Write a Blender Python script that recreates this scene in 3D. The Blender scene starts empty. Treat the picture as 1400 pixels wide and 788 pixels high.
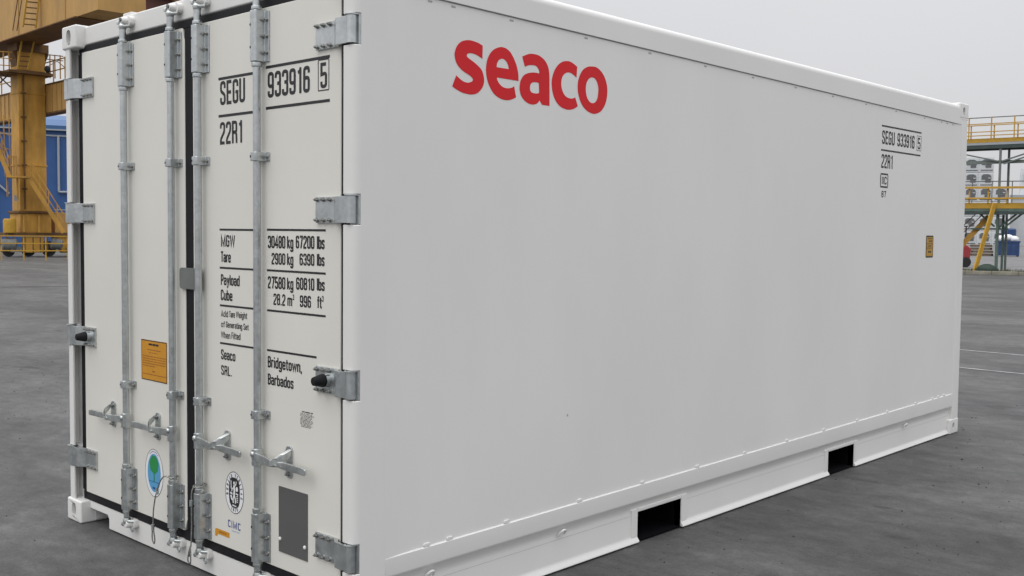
import bpy, bmesh, math, random
from math import radians, sin, cos, pi
from mathutils import Vector, Matrix
random.seed(7)
S = bpy.context.scene
C = S.collection

# ------------------------------------------------------------------ camera
cam_d = bpy.data.cameras.new('camera'); cam = bpy.data.objects.new('camera', cam_d); C.objects.link(cam)
cam_d.sensor_width = 36.0; cam_d.lens = 36.57; cam_d.clip_start = 0.05; cam_d.clip_end = 6000
_fw = Vector((-0.68420, 0.72728, -0.05421)); _r = Vector((0.72789, 0.68560, 0.01106)); _u = Vector((-0.04521, 0.03189, 0.99847))
m = Matrix((( _r.x, _u.x, -_fw.x, 3.04026), (_r.y, _u.y, -_fw.y, -2.37845), (_r.z, _u.z, -_fw.z, 1.55649), (0, 0, 0, 1)))
cam.matrix_world = m
S.camera = cam

# ------------------------------------------------------------------ sky and sun (overcast)
SUN_EL, SUN_AZ = radians(50), radians(-178)      # azimuth measured clockwise from +Y
w = bpy.data.worlds.new('World'); S.world = w; w.use_nodes = True
nt = w.node_tree; nt.nodes.clear()
out = nt.nodes.new('ShaderNodeOutputWorld'); bg = nt.nodes.new('ShaderNodeBackground')
sky = nt.nodes.new('ShaderNodeTexSky'); sky.sky_type = 'NISHITA'; sky.sun_disc = False
sky.sun_elevation = SUN_EL; sky.sun_rotation = SUN_AZ; sky.air_density = 1.0; sky.dust_density = 4.0; sky.ozone_density = 1.0
hs = nt.nodes.new('ShaderNodeHueSaturation'); hs.inputs['Saturation'].default_value = 0.10
# cloud deck: even grey that brightens towards the zenith the way an overcast sky does
tc = nt.nodes.new('ShaderNodeTexCoord'); sep = nt.nodes.new('ShaderNodeSeparateXYZ')
mr = nt.nodes.new('ShaderNodeMapRange'); mr.inputs[1].default_value = 0.0; mr.inputs[2].default_value = 1.0
mr.inputs[3].default_value = 6.15; mr.inputs[4].default_value = 26.0
pw = nt.nodes.new('ShaderNodeMath'); pw.operation = 'POWER'; pw.use_clamp = True; pw.inputs[1].default_value = 2.3
nz = nt.nodes.new('ShaderNodeTexNoise'); nz.inputs['Scale'].default_value = 2.2; nz.inputs['Detail'].default_value = 4
mr2 = nt.nodes.new('ShaderNodeMapRange'); mr2.inputs[3].default_value = 0.93; mr2.inputs[4].default_value = 1.07
mul = nt.nodes.new('ShaderNodeMath'); mul.operation = 'MULTIPLY'
comb = nt.nodes.new('ShaderNodeVectorMath'); comb.operation = 'SCALE'; comb.inputs[0].default_value = (0.99, 0.994, 1.025)
mix = nt.nodes.new('ShaderNodeMixRGB'); mix.inputs[0].default_value = 0.85
nt.links.new(tc.outputs['Generated'], sep.inputs[0]); nt.links.new(sep.outputs['Z'], pw.inputs[0]); nt.links.new(pw.outputs[0], mr.inputs[0])
nt.links.new(tc.outputs['Generated'], nz.inputs['Vector']); nt.links.new(nz.outputs['Fac'], mr2.inputs[0])
nt.links.new(mr.outputs[0], mul.inputs[0]); nt.links.new(mr2.outputs[0], mul.inputs[1]); nt.links.new(mul.outputs[0], comb.inputs['Scale'])
nt.links.new(sky.outputs[0], hs.inputs['Color']); nt.links.new(hs.outputs[0], mix.inputs[1]); nt.links.new(comb.outputs[0], mix.inputs[2])
nt.links.new(mix.outputs[0], bg.inputs[0]); bg.inputs[1].default_value = 0.10
nt.links.new(bg.outputs[0], out.inputs[0])
sd = bpy.data.lights.new('sun', 'SUN'); sd.energy = 0.36; sd.angle = radians(50); sd.color = (1.0, 0.965, 0.91)
sun = bpy.data.objects.new('sun', sd); C.objects.link(sun)
_sv = Vector((sin(SUN_AZ) * cos(SUN_EL), cos(SUN_AZ) * cos(SUN_EL), sin(SUN_EL)))
sun.rotation_euler = _sv.to_track_quat('Z', 'Y').to_euler(); sun.location = (0, 0, 30)
S.view_settings.view_transform = 'Standard'; S.view_settings.look = 'None'
S.view_settings.exposure = 0.22; S.view_settings.gamma = 1.0
S.cycles.max_bounces = 6

# ------------------------------------------------------------------ materials
def _nodes(name):
    mt = bpy.data.materials.new(name); mt.use_nodes = True
    n = mt.node_tree; b = n.nodes['Principled BSDF']
    return mt, n, b
def mat(name, col, rough=0.5, metal=0.0, var=0.0, scale=8.0, bump=0.0, bscale=40.0, spec=0.5, stretch=None, col2=None, coord='Object'):
    mt, n, b = _nodes(name)
    b.inputs['Roughness'].default_value = rough; b.inputs['Metallic'].default_value = metal
    b.inputs['Specular IOR Level'].default_value = spec
    b.inputs['Base Color'].default_value = (*col, 1)
    if var or bump or col2:
        t = n.nodes.new('ShaderNodeTexCoord'); mp = n.nodes.new('ShaderNodeMapping')
        if stretch: mp.inputs['Scale'].default_value = stretch
        n.links.new(t.outputs[coord], mp.inputs[0])
    if var or col2:
        z = n.nodes.new('ShaderNodeTexNoise'); z.inputs['Scale'].default_value = scale; z.inputs['Detail'].default_value = 6; z.inputs['Roughness'].default_value = 0.6
        r = n.nodes.new('ShaderNodeValToRGB')
        c2 = col2 or tuple(c * (1 - var) for c in col)
        r.color_ramp.elements[0].position = 0.35; r.color_ramp.elements[0].color = (*c2, 1)
        r.color_ramp.elements[1].position = 0.65; r.color_ramp.elements[1].color = (*[min(1, c * (1 + var * .4)) for c in col], 1)
        n.links.new(mp.outputs[0], z.inputs['Vector']); n.links.new(z.outputs['Fac'], r.inputs[0]); n.links.new(r.outputs[0], b.inputs['Base Color'])
        rr = n.nodes.new('ShaderNodeMapRange'); rr.inputs[3].default_value = max(0.05, rough - .08); rr.inputs[4].default_value = min(1, rough + .1)
        n.links.new(z.outputs['Fac'], rr.inputs[0]); n.links.new(rr.outputs[0], b.inputs['Roughness'])
    if bump:
        z2 = n.nodes.new('ShaderNodeTexNoise'); z2.inputs['Scale'].default_value = bscale; z2.inputs['Detail'].default_value = 4
        bp = n.nodes.new('ShaderNodeBump'); bp.inputs['Strength'].default_value = bump; bp.inputs['Distance'].default_value = 0.01
        n.links.new(mp.outputs[0], z2.inputs['Vector']); n.links.new(z2.outputs['Fac'], bp.inputs['Height']); n.links.new(bp.outputs[0], b.inputs['Normal'])
    return mt
WHITE = mat('white_paint', (0.735, 0.73, 0.71), 0.38, var=0.035, scale=1.1, bump=0.05, bscale=5.0)
PANEL = mat('side_panel_paint', (0.738, 0.733, 0.715), 0.42, var=0.028, scale=1.5, bump=0.09, bscale=1.8, stretch=(1, 1, .55))
DOORW = mat('door_cream_paint', (0.715, 0.70, 0.645), 0.36, var=0.03, scale=1.4, bump=0.05, bscale=3.5)
RUBBER = mat('black_rubber', (0.009, 0.009, 0.011), 0.6, var=0.3, scale=20, spec=.25)
BLACKP = mat('black_pocket_paint', (0.004, 0.004, 0.006), 0.85, spec=0.1)
INK = mat('black_vinyl', (0.014, 0.014, 0.016), 0.5)
RED = mat('red_vinyl', (0.64, 0.020, 0.026), 0.62, var=0.06, scale=3, spec=.25)
ORANGE = mat('orange_vinyl', (0.60, 0.27, 0.012), 0.45, var=0.08, scale=12)
GOLD = mat('gold_label', (0.46, 0.25, 0.02), 0.5, var=.15, scale=20)
RUST = mat('rust_ink', (0.30, 0.10, 0.015), 0.6)
BLUEV = mat('blue_vinyl', (0.09, 0.33, 0.58), 0.4, var=.05)
GREENV = mat('green_vinyl', (0.015, 0.25, 0.06), 0.45)
NAVY = mat('navy_vinyl', (0.012, 0.05, 0.28), 0.45)
LBLUE = mat('light_blue_ink', (0.30, 0.42, 0.62), 0.5)
STICKW = mat('white_sticker', (0.78, 0.79, 0.80), 0.45)
GREYPL = mat('grey_plate_vinyl', (0.098, 0.098, 0.097), 0.5, var=.05, scale=6)
SEAMG = mat('seam_shade_and_weld_grey', (0.36, 0.36, 0.36), 0.7)  # grey of the painted shade strip at the top seam and of the weld seams
TABG = mat('grey_rivet', (0.36, 0.36, 0.36), 0.6)
STEELD = mat('dark_hole', (0.01, 0.01, 0.012), 0.8)
def galv(name, col, rough, metal):
    mt, n, b = _nodes(name)
    b.inputs['Metallic'].default_value = metal
    t = n.nodes.new('ShaderNodeTexCoord'); v = n.nodes.new('ShaderNodeTexVoronoi'); v.inputs['Scale'].default_value = 70
    z = n.nodes.new('ShaderNodeTexNoise'); z.inputs['Scale'].default_value = 14; z.inputs['Detail'].default_value = 8
    a = n.nodes.new('ShaderNodeMath'); a.operation = 'ADD'
    sc = n.nodes.new('ShaderNodeMath'); sc.operation = 'MULTIPLY'; sc.inputs[1].default_value = 0.35
    n.links.new(t.outputs['Object'], v.inputs['Vector']); n.links.new(t.outputs['Object'], z.inputs['Vector'])
    sp = n.nodes.new('ShaderNodeSeparateColor'); n.links.new(v.outputs['Color'], sp.inputs[0])
    n.links.new(sp.outputs[0], sc.inputs[0]); n.links.new(sc.outputs[0], a.inputs[0]); n.links.new(z.outputs['Fac'], a.inputs[1])
    r = n.nodes.new('ShaderNodeValToRGB'); r.color_ramp.elements[0].position = .3; r.color_ramp.elements[1].position = 1.0
    r.color_ramp.elements[0].color = (*[c * .80 for c in col], 1); r.color_ramp.elements[1].color = (*[min(1, c * 1.08) for c in col], 1)
    n.links.new(a.outputs[0], r.inputs[0]); n.links.new(r.outputs[0], b.inputs['Base Color'])
    rr = n.nodes.new('ShaderNodeMapRange'); rr.inputs[3].default_value = rough - .1; rr.inputs[4].default_value = rough + .15
    n.links.new(a.outputs[0], rr.inputs[0]); n.links.new(rr.outputs[0], b.inputs['Roughness'])
    return mt
GALV = galv('galvanised_steel', (0.56, 0.59, 0.595), 0.30, 0.9)
ZINC = galv('bright_zinc', (0.62, 0.65, 0.64), 0.28, 0.95)
BOLTM = galv('dull_bolt_zinc', (0.36, 0.36, 0.35), 0.30, 0.95)
ROPE = mat('wire_rope', (0.30, 0.30, 0.285), 0.45, metal=.6, var=.4, scale=120)
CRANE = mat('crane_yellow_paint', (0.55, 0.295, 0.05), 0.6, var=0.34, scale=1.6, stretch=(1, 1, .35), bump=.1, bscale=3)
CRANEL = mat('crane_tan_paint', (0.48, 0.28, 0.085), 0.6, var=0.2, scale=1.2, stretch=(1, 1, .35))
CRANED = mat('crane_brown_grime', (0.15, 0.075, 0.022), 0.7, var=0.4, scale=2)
YELLOW = mat('safety_yellow_paint', (0.52, 0.30, 0.03), 0.55, var=0.15, scale=4)
MAROON = mat('maroon_red_paint', (0.085, 0.03, 0.024), 0.7, var=.4, scale=.8)
BLUEB = mat('blue_cladding', (0.036, 0.108, 0.30), 0.5, var=.12, scale=.6)
BLUER = mat('blue_roof_sheet', (0.05, 0.13, 0.29), 0.45, var=.12, scale=.8)
TRIM = mat('pale_trim', (0.36, 0.39, 0.42), 0.5)
DGREEN = mat('dark_green_steel', (0.045, 0.07, 0.065), 0.6, var=.2, scale=5)
GRITM = mat('grit_stone', (0.06, 0.06, 0.058), .9, var=.6, scale=3)
GREYG = mat('grey_green_steel', (0.15, 0.18, 0.17), 0.6, var=.2, scale=4)
GREENS = mat('green_steel', (0.10, 0.16, 0.13), 0.6, var=.25, scale=4)
PALEG = mat('pale_grey_cladding', (0.55, 0.57, 0.58), 0.6, var=.06, scale=.3)
WHITEC = mat('far_white_paint', (0.62, 0.64, 0.65), 0.5, var=.05, scale=.5)
DARKU = mat('hazed_dark_grille', (0.12, 0.125, 0.13), 0.6, var=.3, scale=3)  # dark grey lightened, distance haze put into the colour
GREYM = mat('grey_machine_paint', (0.16, 0.17, 0.165), 0.55, var=.3, scale=4)
DARKM = mat('dark_machine', (0.018, 0.018, 0.02), 0.6)
BINB = mat('bin_blue_paint', (0.02, 0.055, 0.16), 0.5, var=.2, scale=3)
SACK = mat('white_sack', (0.70, 0.71, 0.73), 0.8, var=.08, scale=6)
WOOD = mat('weathered_timber', (0.16, 0.12, 0.085), 0.8, var=.4, scale=9)
REDP = mat('red_vehicle_paint', (0.36, 0.04, 0.045), 0.5, var=.1)
LEAF = mat('dark_green_tarp', (0.02, 0.045, 0.032), 0.7, var=.3, scale=8)
KERB = mat('kerb_concrete', (0.27, 0.255, 0.20), 0.85, var=.3, scale=2.5)
VERGE = mat('verge_soil', (0.07, 0.065, 0.042), 0.95, var=.5, scale=2.5)
GRASS = mat('dry_grass', (0.085, 0.085, 0.035), 0.9, var=.4, scale=6)
PMARK = mat('worn_white_line', (0.36, 0.36, 0.36), 0.7, var=.45, scale=5)
JOINT = mat('pavement_joint', (0.03, 0.03, 0.03), 0.9)
def asphalt(name, c0, c1, c2, rough):
    mt, n, b = _nodes(name)
    t = n.nodes.new('ShaderNodeTexCoord')
    def noise(scale, det, stretch=(1, 1, 1), rot=0.0, ro=.6):
        mp = n.nodes.new('ShaderNodeMapping'); mp.inputs['Scale'].default_value = stretch; mp.inputs['Rotation'].default_value = (0, 0, rot)
        z = n.nodes.new('ShaderNodeTexNoise'); z.inputs['Scale'].default_value = scale; z.inputs['Detail'].default_value = det; z.inputs['Roughness'].default_value = ro
        n.links.new(t.outputs['Object'], mp.inputs[0]); n.links.new(mp.outputs[0], z.inputs['Vector']); return z.outputs['Fac']
    def ramp(src, p0, p1, a, bcol):
        r = n.nodes.new('ShaderNodeValToRGB'); r.color_ramp.elements[0].position = p0; r.color_ramp.elements[1].position = p1
        r.color_ramp.elements[0].color = (*a, 1); r.color_ramp.elements[1].color = (*bcol, 1); n.links.new(src, r.inputs[0]); return r.outputs[0]
    def mixc(kind, fac, a, bb):
        x = n.nodes.new('ShaderNodeMixRGB'); x.blend_type = kind; x.inputs[0].default_value = fac
        n.links.new(a, x.inputs[1]); n.links.new(bb, x.inputs[2]); return x.outputs[0]
    base = ramp(noise(0.55, 10, (.9, 1.15, 1), radians(-15), .62), .36, .64, c0, c1)
    streak = ramp(noise(1.6, 10, (.8, 1.25, 1), radians(-14), .66), .40, .60, (.84, .84, .845), (1.08, 1.08, 1.07))
    tracks = ramp(noise(0.35, 6, (.30, 1.9, 1), radians(24), .6), .43, .56, (.76, .76, .76), (1.07, 1.07, 1.07))
    mid = ramp(noise(6.5, 10, (.9, 1.1, 1), radians(-14), .68), .40, .62, (.86, .86, .86), (1.10, 1.10, 1.10))
    fine = ramp(noise(45, 6, ro=.75), .34, .66, (.82, .82, .82), (1.16, 1.16, 1.16))
    spot = ramp(noise(2.1, 2, (.8, 1.2, 1), .4, .4), .27, .30, (.58, .58, .58), (1, 1, 1))
    spot2 = ramp(noise(14, 2, (1, 1, 1), .7, .5), .20, .25, (.5, .5, .5), (1, 1, 1))
    spot = mixc('MULTIPLY', 1, spot, spot2)
    pale = ramp(noise(3.1, 7, (1, 1, 1), .9, .6), .57, .64, (1, 1, 1), (1.20, 1.20, 1.19))
    edge = n.nodes.new('ShaderNodeTexVoronoi'); edge.feature = 'DISTANCE_TO_EDGE'; edge.inputs['Scale'].default_value = .45
    wv = n.nodes.new('ShaderNodeTexNoise'); wv.inputs['Scale'].default_value = 1.5; wv.inputs['Detail'].default_value = 8
    wm = n.nodes.new('ShaderNodeVectorMath'); wm.operation = 'ADD'; n.links.new(t.outputs['Object'], wv.inputs['Vector']); n.links.new(t.outputs['Object'], wm.inputs[0]); n.links.new(wv.outputs['Color'], wm.inputs[1]); n.links.new(wm.outputs[0], edge.inputs['Vector'])
    crack = ramp(edge.outputs['Distance'], .0015, .006, (.72, .72, .72), (1, 1, 1))
    base = mixc('MULTIPLY', 1, base, mid); base = mixc('MULTIPLY', .55, base, crack)
    vo = n.nodes.new('ShaderNodeTexVoronoi'); vo.inputs['Scale'].default_value = 120; n.links.new(t.outputs['Object'], vo.inputs['Vector'])
    agg = ramp(vo.outputs['Distance'], .1, .7, (1.12, 1.12, 1.12), (.88, .88, .88))
    mid = ramp(noise(9, 8, (.7, 1.25, 1), radians(-14), .7), .36, .64, (.83, .83, .83), (1.13, 1.13, 1.13))
    base = mixc('MULTIPLY', 1, base, mid)
    col = mixc('MULTIPLY', 1, base, streak); col = mixc('MULTIPLY', .9, col, tracks); col = mixc('MULTIPLY', 1, col, fine); col = mixc('MULTIPLY', .8, col, spot); col = mixc('MULTIPLY', .8, col, pale); col = mixc('MULTIPLY', .8, col, agg)
    n.links.new(col, b.inputs['Base Color'])
    rr = n.nodes.new('ShaderNodeMapRange'); rr.inputs[3].default_value = rough - .12; rr.inputs[4].default_value = rough + .1
    n.links.new(noise(1.3, 5), rr.inputs[0]); n.links.new(rr.outputs[0], b.inputs['Roughness'])
    bp = n.nodes.new('ShaderNodeBump'); bp.inputs['Strength'].default_value = .45; bp.inputs['Distance'].default_value = .01
    n.links.new(noise(80, 5), bp.inputs['Height']); n.links.new(bp.outputs[0], b.inputs['Normal'])
    b.inputs['Specular IOR Level'].default_value = .35
    return mt
ASPH = asphalt('yard_asphalt', (0.064, 0.064, 0.0635), (0.110, 0.110, 0.108), None, .68)
APRON = asphalt('crane_apron_concrete', (0.093, 0.091, 0.087), (0.125, 0.123, 0.117), None, .75)
FARG = asphalt('far_pavement', (0.15, 0.15, 0.15), (0.20, 0.20, 0.20), None, .75)

# ------------------------------------------------------------------ mesh helpers
def soften(me, ang=44):                              # smooth shading with area-weighted normals, sharp past the angle
    for p in me.polygons: p.use_smooth = True
    byv = [[] for _ in me.vertices]; P_ = [(p.normal.copy(), p.area) for p in me.polygons]
    for p in me.polygons:
        for v in p.vertices: byv[v].append(p.index)
    ca = cos(radians(ang)); out_ = [None] * len(me.loops)
    for p in me.polygons:
        n0 = p.normal
        for li in p.loop_indices:
            acc = Vector((0, 0, 0))
            for f in byv[me.loops[li].vertex_index]:
                n, ar = P_[f]
                if n.dot(n0) > ca: acc += n * ar
            out_[li] = acc.normalized() if acc.length > 1e-12 else n0
    me.normals_split_custom_set(out_)
class MB:
    def __init__(s): s.v = []; s.f = []
    def add(s, vs, fs):
        o = len(s.v); s.v += [tuple(p) for p in vs]; s.f += [tuple(i + o for i in f) for f in fs]; return s
    def box(s, x0, x1, y0, y1, z0, z1):
        v = [(x, y, z) for x in (x0, x1) for y in (y0, y1) for z in (z0, z1)]
        return s.add(v, [(0, 1, 3, 2), (4, 6, 7, 5), (0, 4, 5, 1), (2, 3, 7, 6), (0, 2, 6, 4), (1, 5, 7, 3)])
    def loft(s, loops, cap=True):                  # loops of equal length
        n = len(loops[0]); vs = [p for l in loops for p in l]; fs = []
        for k in range(len(loops) - 1):
            for i in range(n):
                j = (i + 1) % n; fs.append((k * n + i, k * n + j, (k + 1) * n + j, (k + 1) * n + i))
        if cap: fs += [tuple(range(n))[::-1], tuple(range((len(loops) - 1) * n, len(loops) * n))]
        return s.add(vs, fs)
    def prism(s, poly, axis, a, b):                # axis 2: poly (x,y); axis 1: poly (x,z); axis 0: poly (y,z)
        f = {2: lambda p, t: (p[0], p[1], t), 1: lambda p, t: (p[0], t, p[1]), 0: lambda p, t: (t, p[0], p[1])}[axis]
        return s.loft([[f(p, a) for p in poly], [f(p, b) for p in poly]])
    def tube(s, pts, r, n=8, close=False):
        pts = [Vector(p) for p in pts]; rs = r if isinstance(r, (list, tuple)) else [r] * len(pts); loops = []; up = None
        for i, p in enumerate(pts):
            a = pts[max(0, i - 1)]; b = pts[min(len(pts) - 1, i + 1)]
            if close: a = pts[i - 1]; b = pts[(i + 1) % len(pts)]
            t = (b - a).normalized()
            if up is None: up = Vector((0, 0, 1)) if abs(t.z) < .9 else Vector((1, 0, 0))
            x = t.cross(up).normalized(); y = x.cross(t).normalized(); up = y
            loops.append([tuple(p + (x * cos(2 * pi * k / n) + y * sin(2 * pi * k / n)) * rs[i]) for k in range(n)])
        if close: loops.append(loops[0])
        return s.loft(loops, not close)
    def bar(s, a, b, w, h=None):                   # square bar between two points
        a = Vector(a); b = Vector(b); t = (b - a).normalized(); h = h or w
        up = Vector((0, 0, 1)) if abs(t.z) < .95 else Vector((0, 1, 0))
        x = t.cross(up).normalized(); y = x.cross(t).normalized()
        L = [[tuple(p + x * sx * w / 2 + y * sy * h / 2) for sx, sy in ((-1, -1), (1, -1), (1, 1), (-1, 1))] for p in (a, b)]
        return s.loft(L)
    def ball(s, c, rx, ry, rz, n=10, mrings=6, jit=0):
        loops = []
        for i in range(mrings + 1):
            t = pi * (i + .03) / (mrings + .06)
            loops.append([(c[0] + rx * sin(t) * cos(2 * pi * k / n) * (1 + random.uniform(-jit, jit)), c[1] + ry * sin(t) * sin(2 * pi * k / n), c[2] + rz * cos(t) * (1 + random.uniform(-jit, jit) * .5)) for k in range(n)])
        return s.loft(loops)
    def mesh(s, name, mtl, bevel=0, seg=2, smooth=None, only=None, front=None):
        bm = bmesh.new(); vs = [bm.verts.new(p) for p in s.v]
        for f in s.f:
            try: bm.faces.new([vs[i] for i in f])
            except ValueError: pass
        bmesh.ops.recalc_face_normals(bm, faces=bm.faces)
        if bevel:
            es = [e for e in bm.edges if len(e.link_faces) == 2 and e.calc_face_angle(0) > radians(28)]
            if front is not None: es = [e for e in es if not (e.verts[0].co.y > front and e.verts[1].co.y > front)]
            if only is not None:
                keep = set(only); es = [e for e in es if e.verts[0].index in keep and e.verts[1].index in keep] if False else [e for e in es if vs.index(e.verts[0]) in keep and vs.index(e.verts[1]) in keep]
            bmesh.ops.bevel(bm, geom=es, offset=bevel, segments=seg, profile=.5, affect='EDGES', clamp_overlap=True)
        me = bpy.data.meshes.new(name); bm.to_mesh(me); bm.free()
        if smooth is None: smooth = bool(bevel)
        if smooth: soften(me)
        if mtl: me.materials.append(mtl)
        return me
    def build(s, name, mtl, parent=None, **k):
        return link(name, s.mesh(name, mtl, **k), parent)
def link(name, me, parent=None, loc=None):
    o = bpy.data.objects.new(name, me); C.objects.link(o)
    if parent is not None: o.parent = parent
    if loc is not None: o.location = loc
    return o
def tag(o, label, cat=None, group=None, kind=None):
    if label: o['label'] = label
    if cat: o['category'] = cat
    if group: o['group'] = group
    if kind: o['kind'] = kind
    return o
def thing(name, label, cat, loc=(0, 0, 0), rz=0.0, group=None):
    o = bpy.data.objects.new(name, None); C.objects.link(o); o.location = loc; o.rotation_euler = (0, 0, rz)
    return tag(o, label, cat, group)
def arc(cx, cy, r, a0, a1, n=6):
    return [(cx + r * cos(radians(a0 + (a1 - a0) * i / n)), cy + r * sin(radians(a0 + (a1 - a0) * i / n))) for i in range(n + 1)]
def rrect(x0, x1, z0, z1, r, n=4):
    return arc(x1 - r, z1 - r, r, 0, 90, n) + arc(x0 + r, z1 - r, r, 90, 180, n) + arc(x0 + r, z0 + r, r, 180, 270, n) + arc(x1 - r, z0 + r, r, 270, 360, n)

# ------------------------------------------------------------------ stroke lettering (condensed gothic)
a_, b_, m_, y0, y1 = .06, .30, .18, .06, .94
def _loop(x0, x1, z0, z1): return ('c', [(x0, z1), (x1, z1), (x1, z0), (x0, z0)])
def P(*p): return ('o', list(p))
O_ = _loop(a_, b_, .06, .66)
G = {
 'S': (.36, [P((b_, .70), (b_, y1), (a_, y1), (a_, .58), (b_, .42), (b_, y0), (a_, y0), (a_, .30))]),
 'E': (.33, [P((.31, y1), (a_, y1, 0), (a_, y0, 0), (.31, y0)), P((a_, .5), (.28, .5))]),
 'G': (.36, [P((b_, .70), (b_, y1), (a_, y1), (a_, y0), (b_, y0), (b_, .47, 0), (m_, .47))]),
 'U': (.36, [P((a_, 1), (a_, y0), (b_, y0), (b_, 1))]),
 '9': (.36, [_loop(a_, b_, .44, y1), P((b_, .7), (b_, y0), (a_, y0), (a_, .26))]),
 '6': (.36, [_loop(a_, b_, y0, .56), P((a_, .3), (a_, y1), (b_, y1), (b_, .74))]),
 '3': (.36, [P((a_, .74), (a_, y1), (b_, y1), (b_, .52), (m_ - .04, .52, 0)), P((m_ - .04, .52), (b_, .52), (b_, y0), (a_, y0), (a_, .26))]),
 '1': (.30, [P((.20, 0), (.20, 1)), P((.07, .80), (.20, .88))]),
 '5': (.36, [P((b_, y1), (a_, y1, 0), (a_, .54, 0), (b_, .58), (b_, y0), (a_, y0), (a_, .26))]),
 '2': (.36, [P((a_, .72), (a_, y1), (b_, y1), (b_, .58), (a_, .22), (a_, y0, 0), (.32, y0))]),
 '8': (.36, [_loop(a_, b_, .52, y1), _loop(a_, b_, y0, .52)]),
 '4': (.36, [P((.25, 0), (.25, .98, 0), (.03, .26, 0), (.35, .26))]),
 '0': (.36, [_loop(a_, b_, y0, y1)]),
 '7': (.36, [P((.03, y1), (b_, y1, 0), (.14, 0))]),
 'R': (.37, [P((a_, 0), (a_, y1, 0), (b_, y1), (b_, .5), (a_, .5)), P((m_, .5), (b_, .42), (b_ + .01, 0))]),
 'M': (.50, [P((a_, 0), (a_, .96, 0), (.25, .1, 0), (.44, .96, 0), (.44, 0))]),
 'W': (.52, [P((.04, 1), (.14, .06, 0), (.26, .92, 0), (.38, .06, 0), (.48, 1))]),
 'T': (.34, [P((0, y1), (.34, y1)), P((.17, y1), (.17, 0))]),
 'V': (.36, [P((.03, 1), (m_, .04, 0), (.33, 1))]), 'I': (.12, [P((.06, 0), (.06, 1))]),
 'B': (.36, [('c', [(a_, y1, 0), (b_, y1), (b_, .52), (a_, .52, 0)]), ('c', [(a_, .52, 0), (b_, .52), (b_, y0), (a_, y0, 0)])]),
 'A': (.36, [P((.03, 0), (m_, .96, 0), (.33, 0)), P((.10, .28), (.26, .28))]),
 'F': (.32, [P((a_, 0), (a_, y1, 0), (b_, y1)), P((a_, .5), (.27, .5))]),
 'L': (.32, [P((a_, 1), (a_, y0, 0), (b_, y0))]),
 'C': (.36, [P((b_, .68), (b_, y1), (a_, y1), (a_, y0), (b_, y0), (b_, .32))]),
 'P': (.36, [P((a_, 0), (a_, y1, 0), (b_, y1), (b_, .46), (a_, .46))]),
 'a': (.36, [P((a_, .54), (a_, .66), (b_, .66), (b_, 0)), _loop(a_, b_, .06, .40)]),
 'r': (.26, [P((a_, 0), (a_, .72)), P((a_, .5), (a_, .66), (.26, .66))]),
 'e': (.36, [P((b_, .2), (b_, .06), (a_, .06), (a_, .66), (b_, .66), (b_, .36, 0), (a_, .36))]),
 'y': (.34, [P((.05, .72), (m_ - .01, .08)), P((.30, .72), (.14, -.16), (.03, -.18))]),
 'l': (.12, [P((.06, 0), (.06, 1))]), 'o': (.36, [O_]), 'd': (.36, [O_, P((b_, 0), (b_, 1))]), 'b': (.36, [O_, P((a_, 0), (a_, 1))]),
 'u': (.36, [P((a_, .72), (a_, .06), (b_, .06)), P((b_, .72), (b_, 0))]),
 'f': (.25, [P((.11, 0), (.11, .94), (.25, .94)), P((0, .66), (.24, .66))]),
 't': (.25, [P((.11, .92), (.11, .06), (.25, .06)), P((0, .66), (.24, .66))]),
 'n': (.36, [P((a_, 0), (a_, .72)), P((a_, .45), (a_, .66), (b_, .66), (b_, 0))]),
 'm': (.54, [P((a_, 0), (a_, .72)), P((a_, .45), (a_, .66), (.27, .66), (.27, 0)), P((.27, .45), (.27, .66), (.48, .66), (.48, 0))]),
 'h': (.36, [P((a_, 0), (a_, 1)), P((a_, .45), (a_, .66), (b_, .66), (b_, 0))]),
 'i': (.12, [P((.06, 0), (.06, .72)), P((.06, .85), (.06, .99))]),
 'g': (.36, [O_, P((b_, .72), (b_, -.2), (a_, -.2), (a_, -.08))]),
 'k': (.34, [P((a_, 0), (a_, 1)), P((a_, .28), (.29, .72)), P((.14, .40), (.31, 0))]),
 's': (.34, [P((.28, .52), (.28, .66), (a_, .66), (a_, .43), (.28, .31), (.28, .06), (a_, .06), (a_, .20))]),
 'w': (.50, [P((.04, .72), (.14, .06, 0), (.25, .64, 0), (.36, .06, 0), (.46, .72))]),
 'c': (.34, [P((.28, .5), (.28, .66), (a_, .66), (a_, .06), (.28, .06), (.28, .22))]),
 'K': (.36, [P((b_ + .01, .78), (b_, y1), (a_, y1), (a_, y0), (b_, y0), (b_ + .01, .22))]),
 '.': (.14, [P((.07, 0), (.07, .13))]), ',': (.14, [P((.08, .13), (.04, -.12))]),
}
def fillet(pts, closed, r0=.11):
    n = len(pts); o = []
    for i, p in enumerate(pts):
        r = r0 if len(p) == 2 else p[2]
        q = Vector(p[:2])
        if (not closed and i in (0, n - 1)) or r == 0: o.append(q); continue
        A = Vector(pts[i - 1][:2]); B = Vector(pts[(i + 1) % n][:2])
        d = min(r, (A - q).length * .48, (B - q).length * .48)
        s0 = q + (A - q).normalized() * d; s1 = q + (B - q).normalized() * d
        for k in range(5):
            t = k / 4; o.append(s0 * (1 - t) ** 2 + q * 2 * t * (1 - t) + s1 * t * t)
    return o
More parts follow.
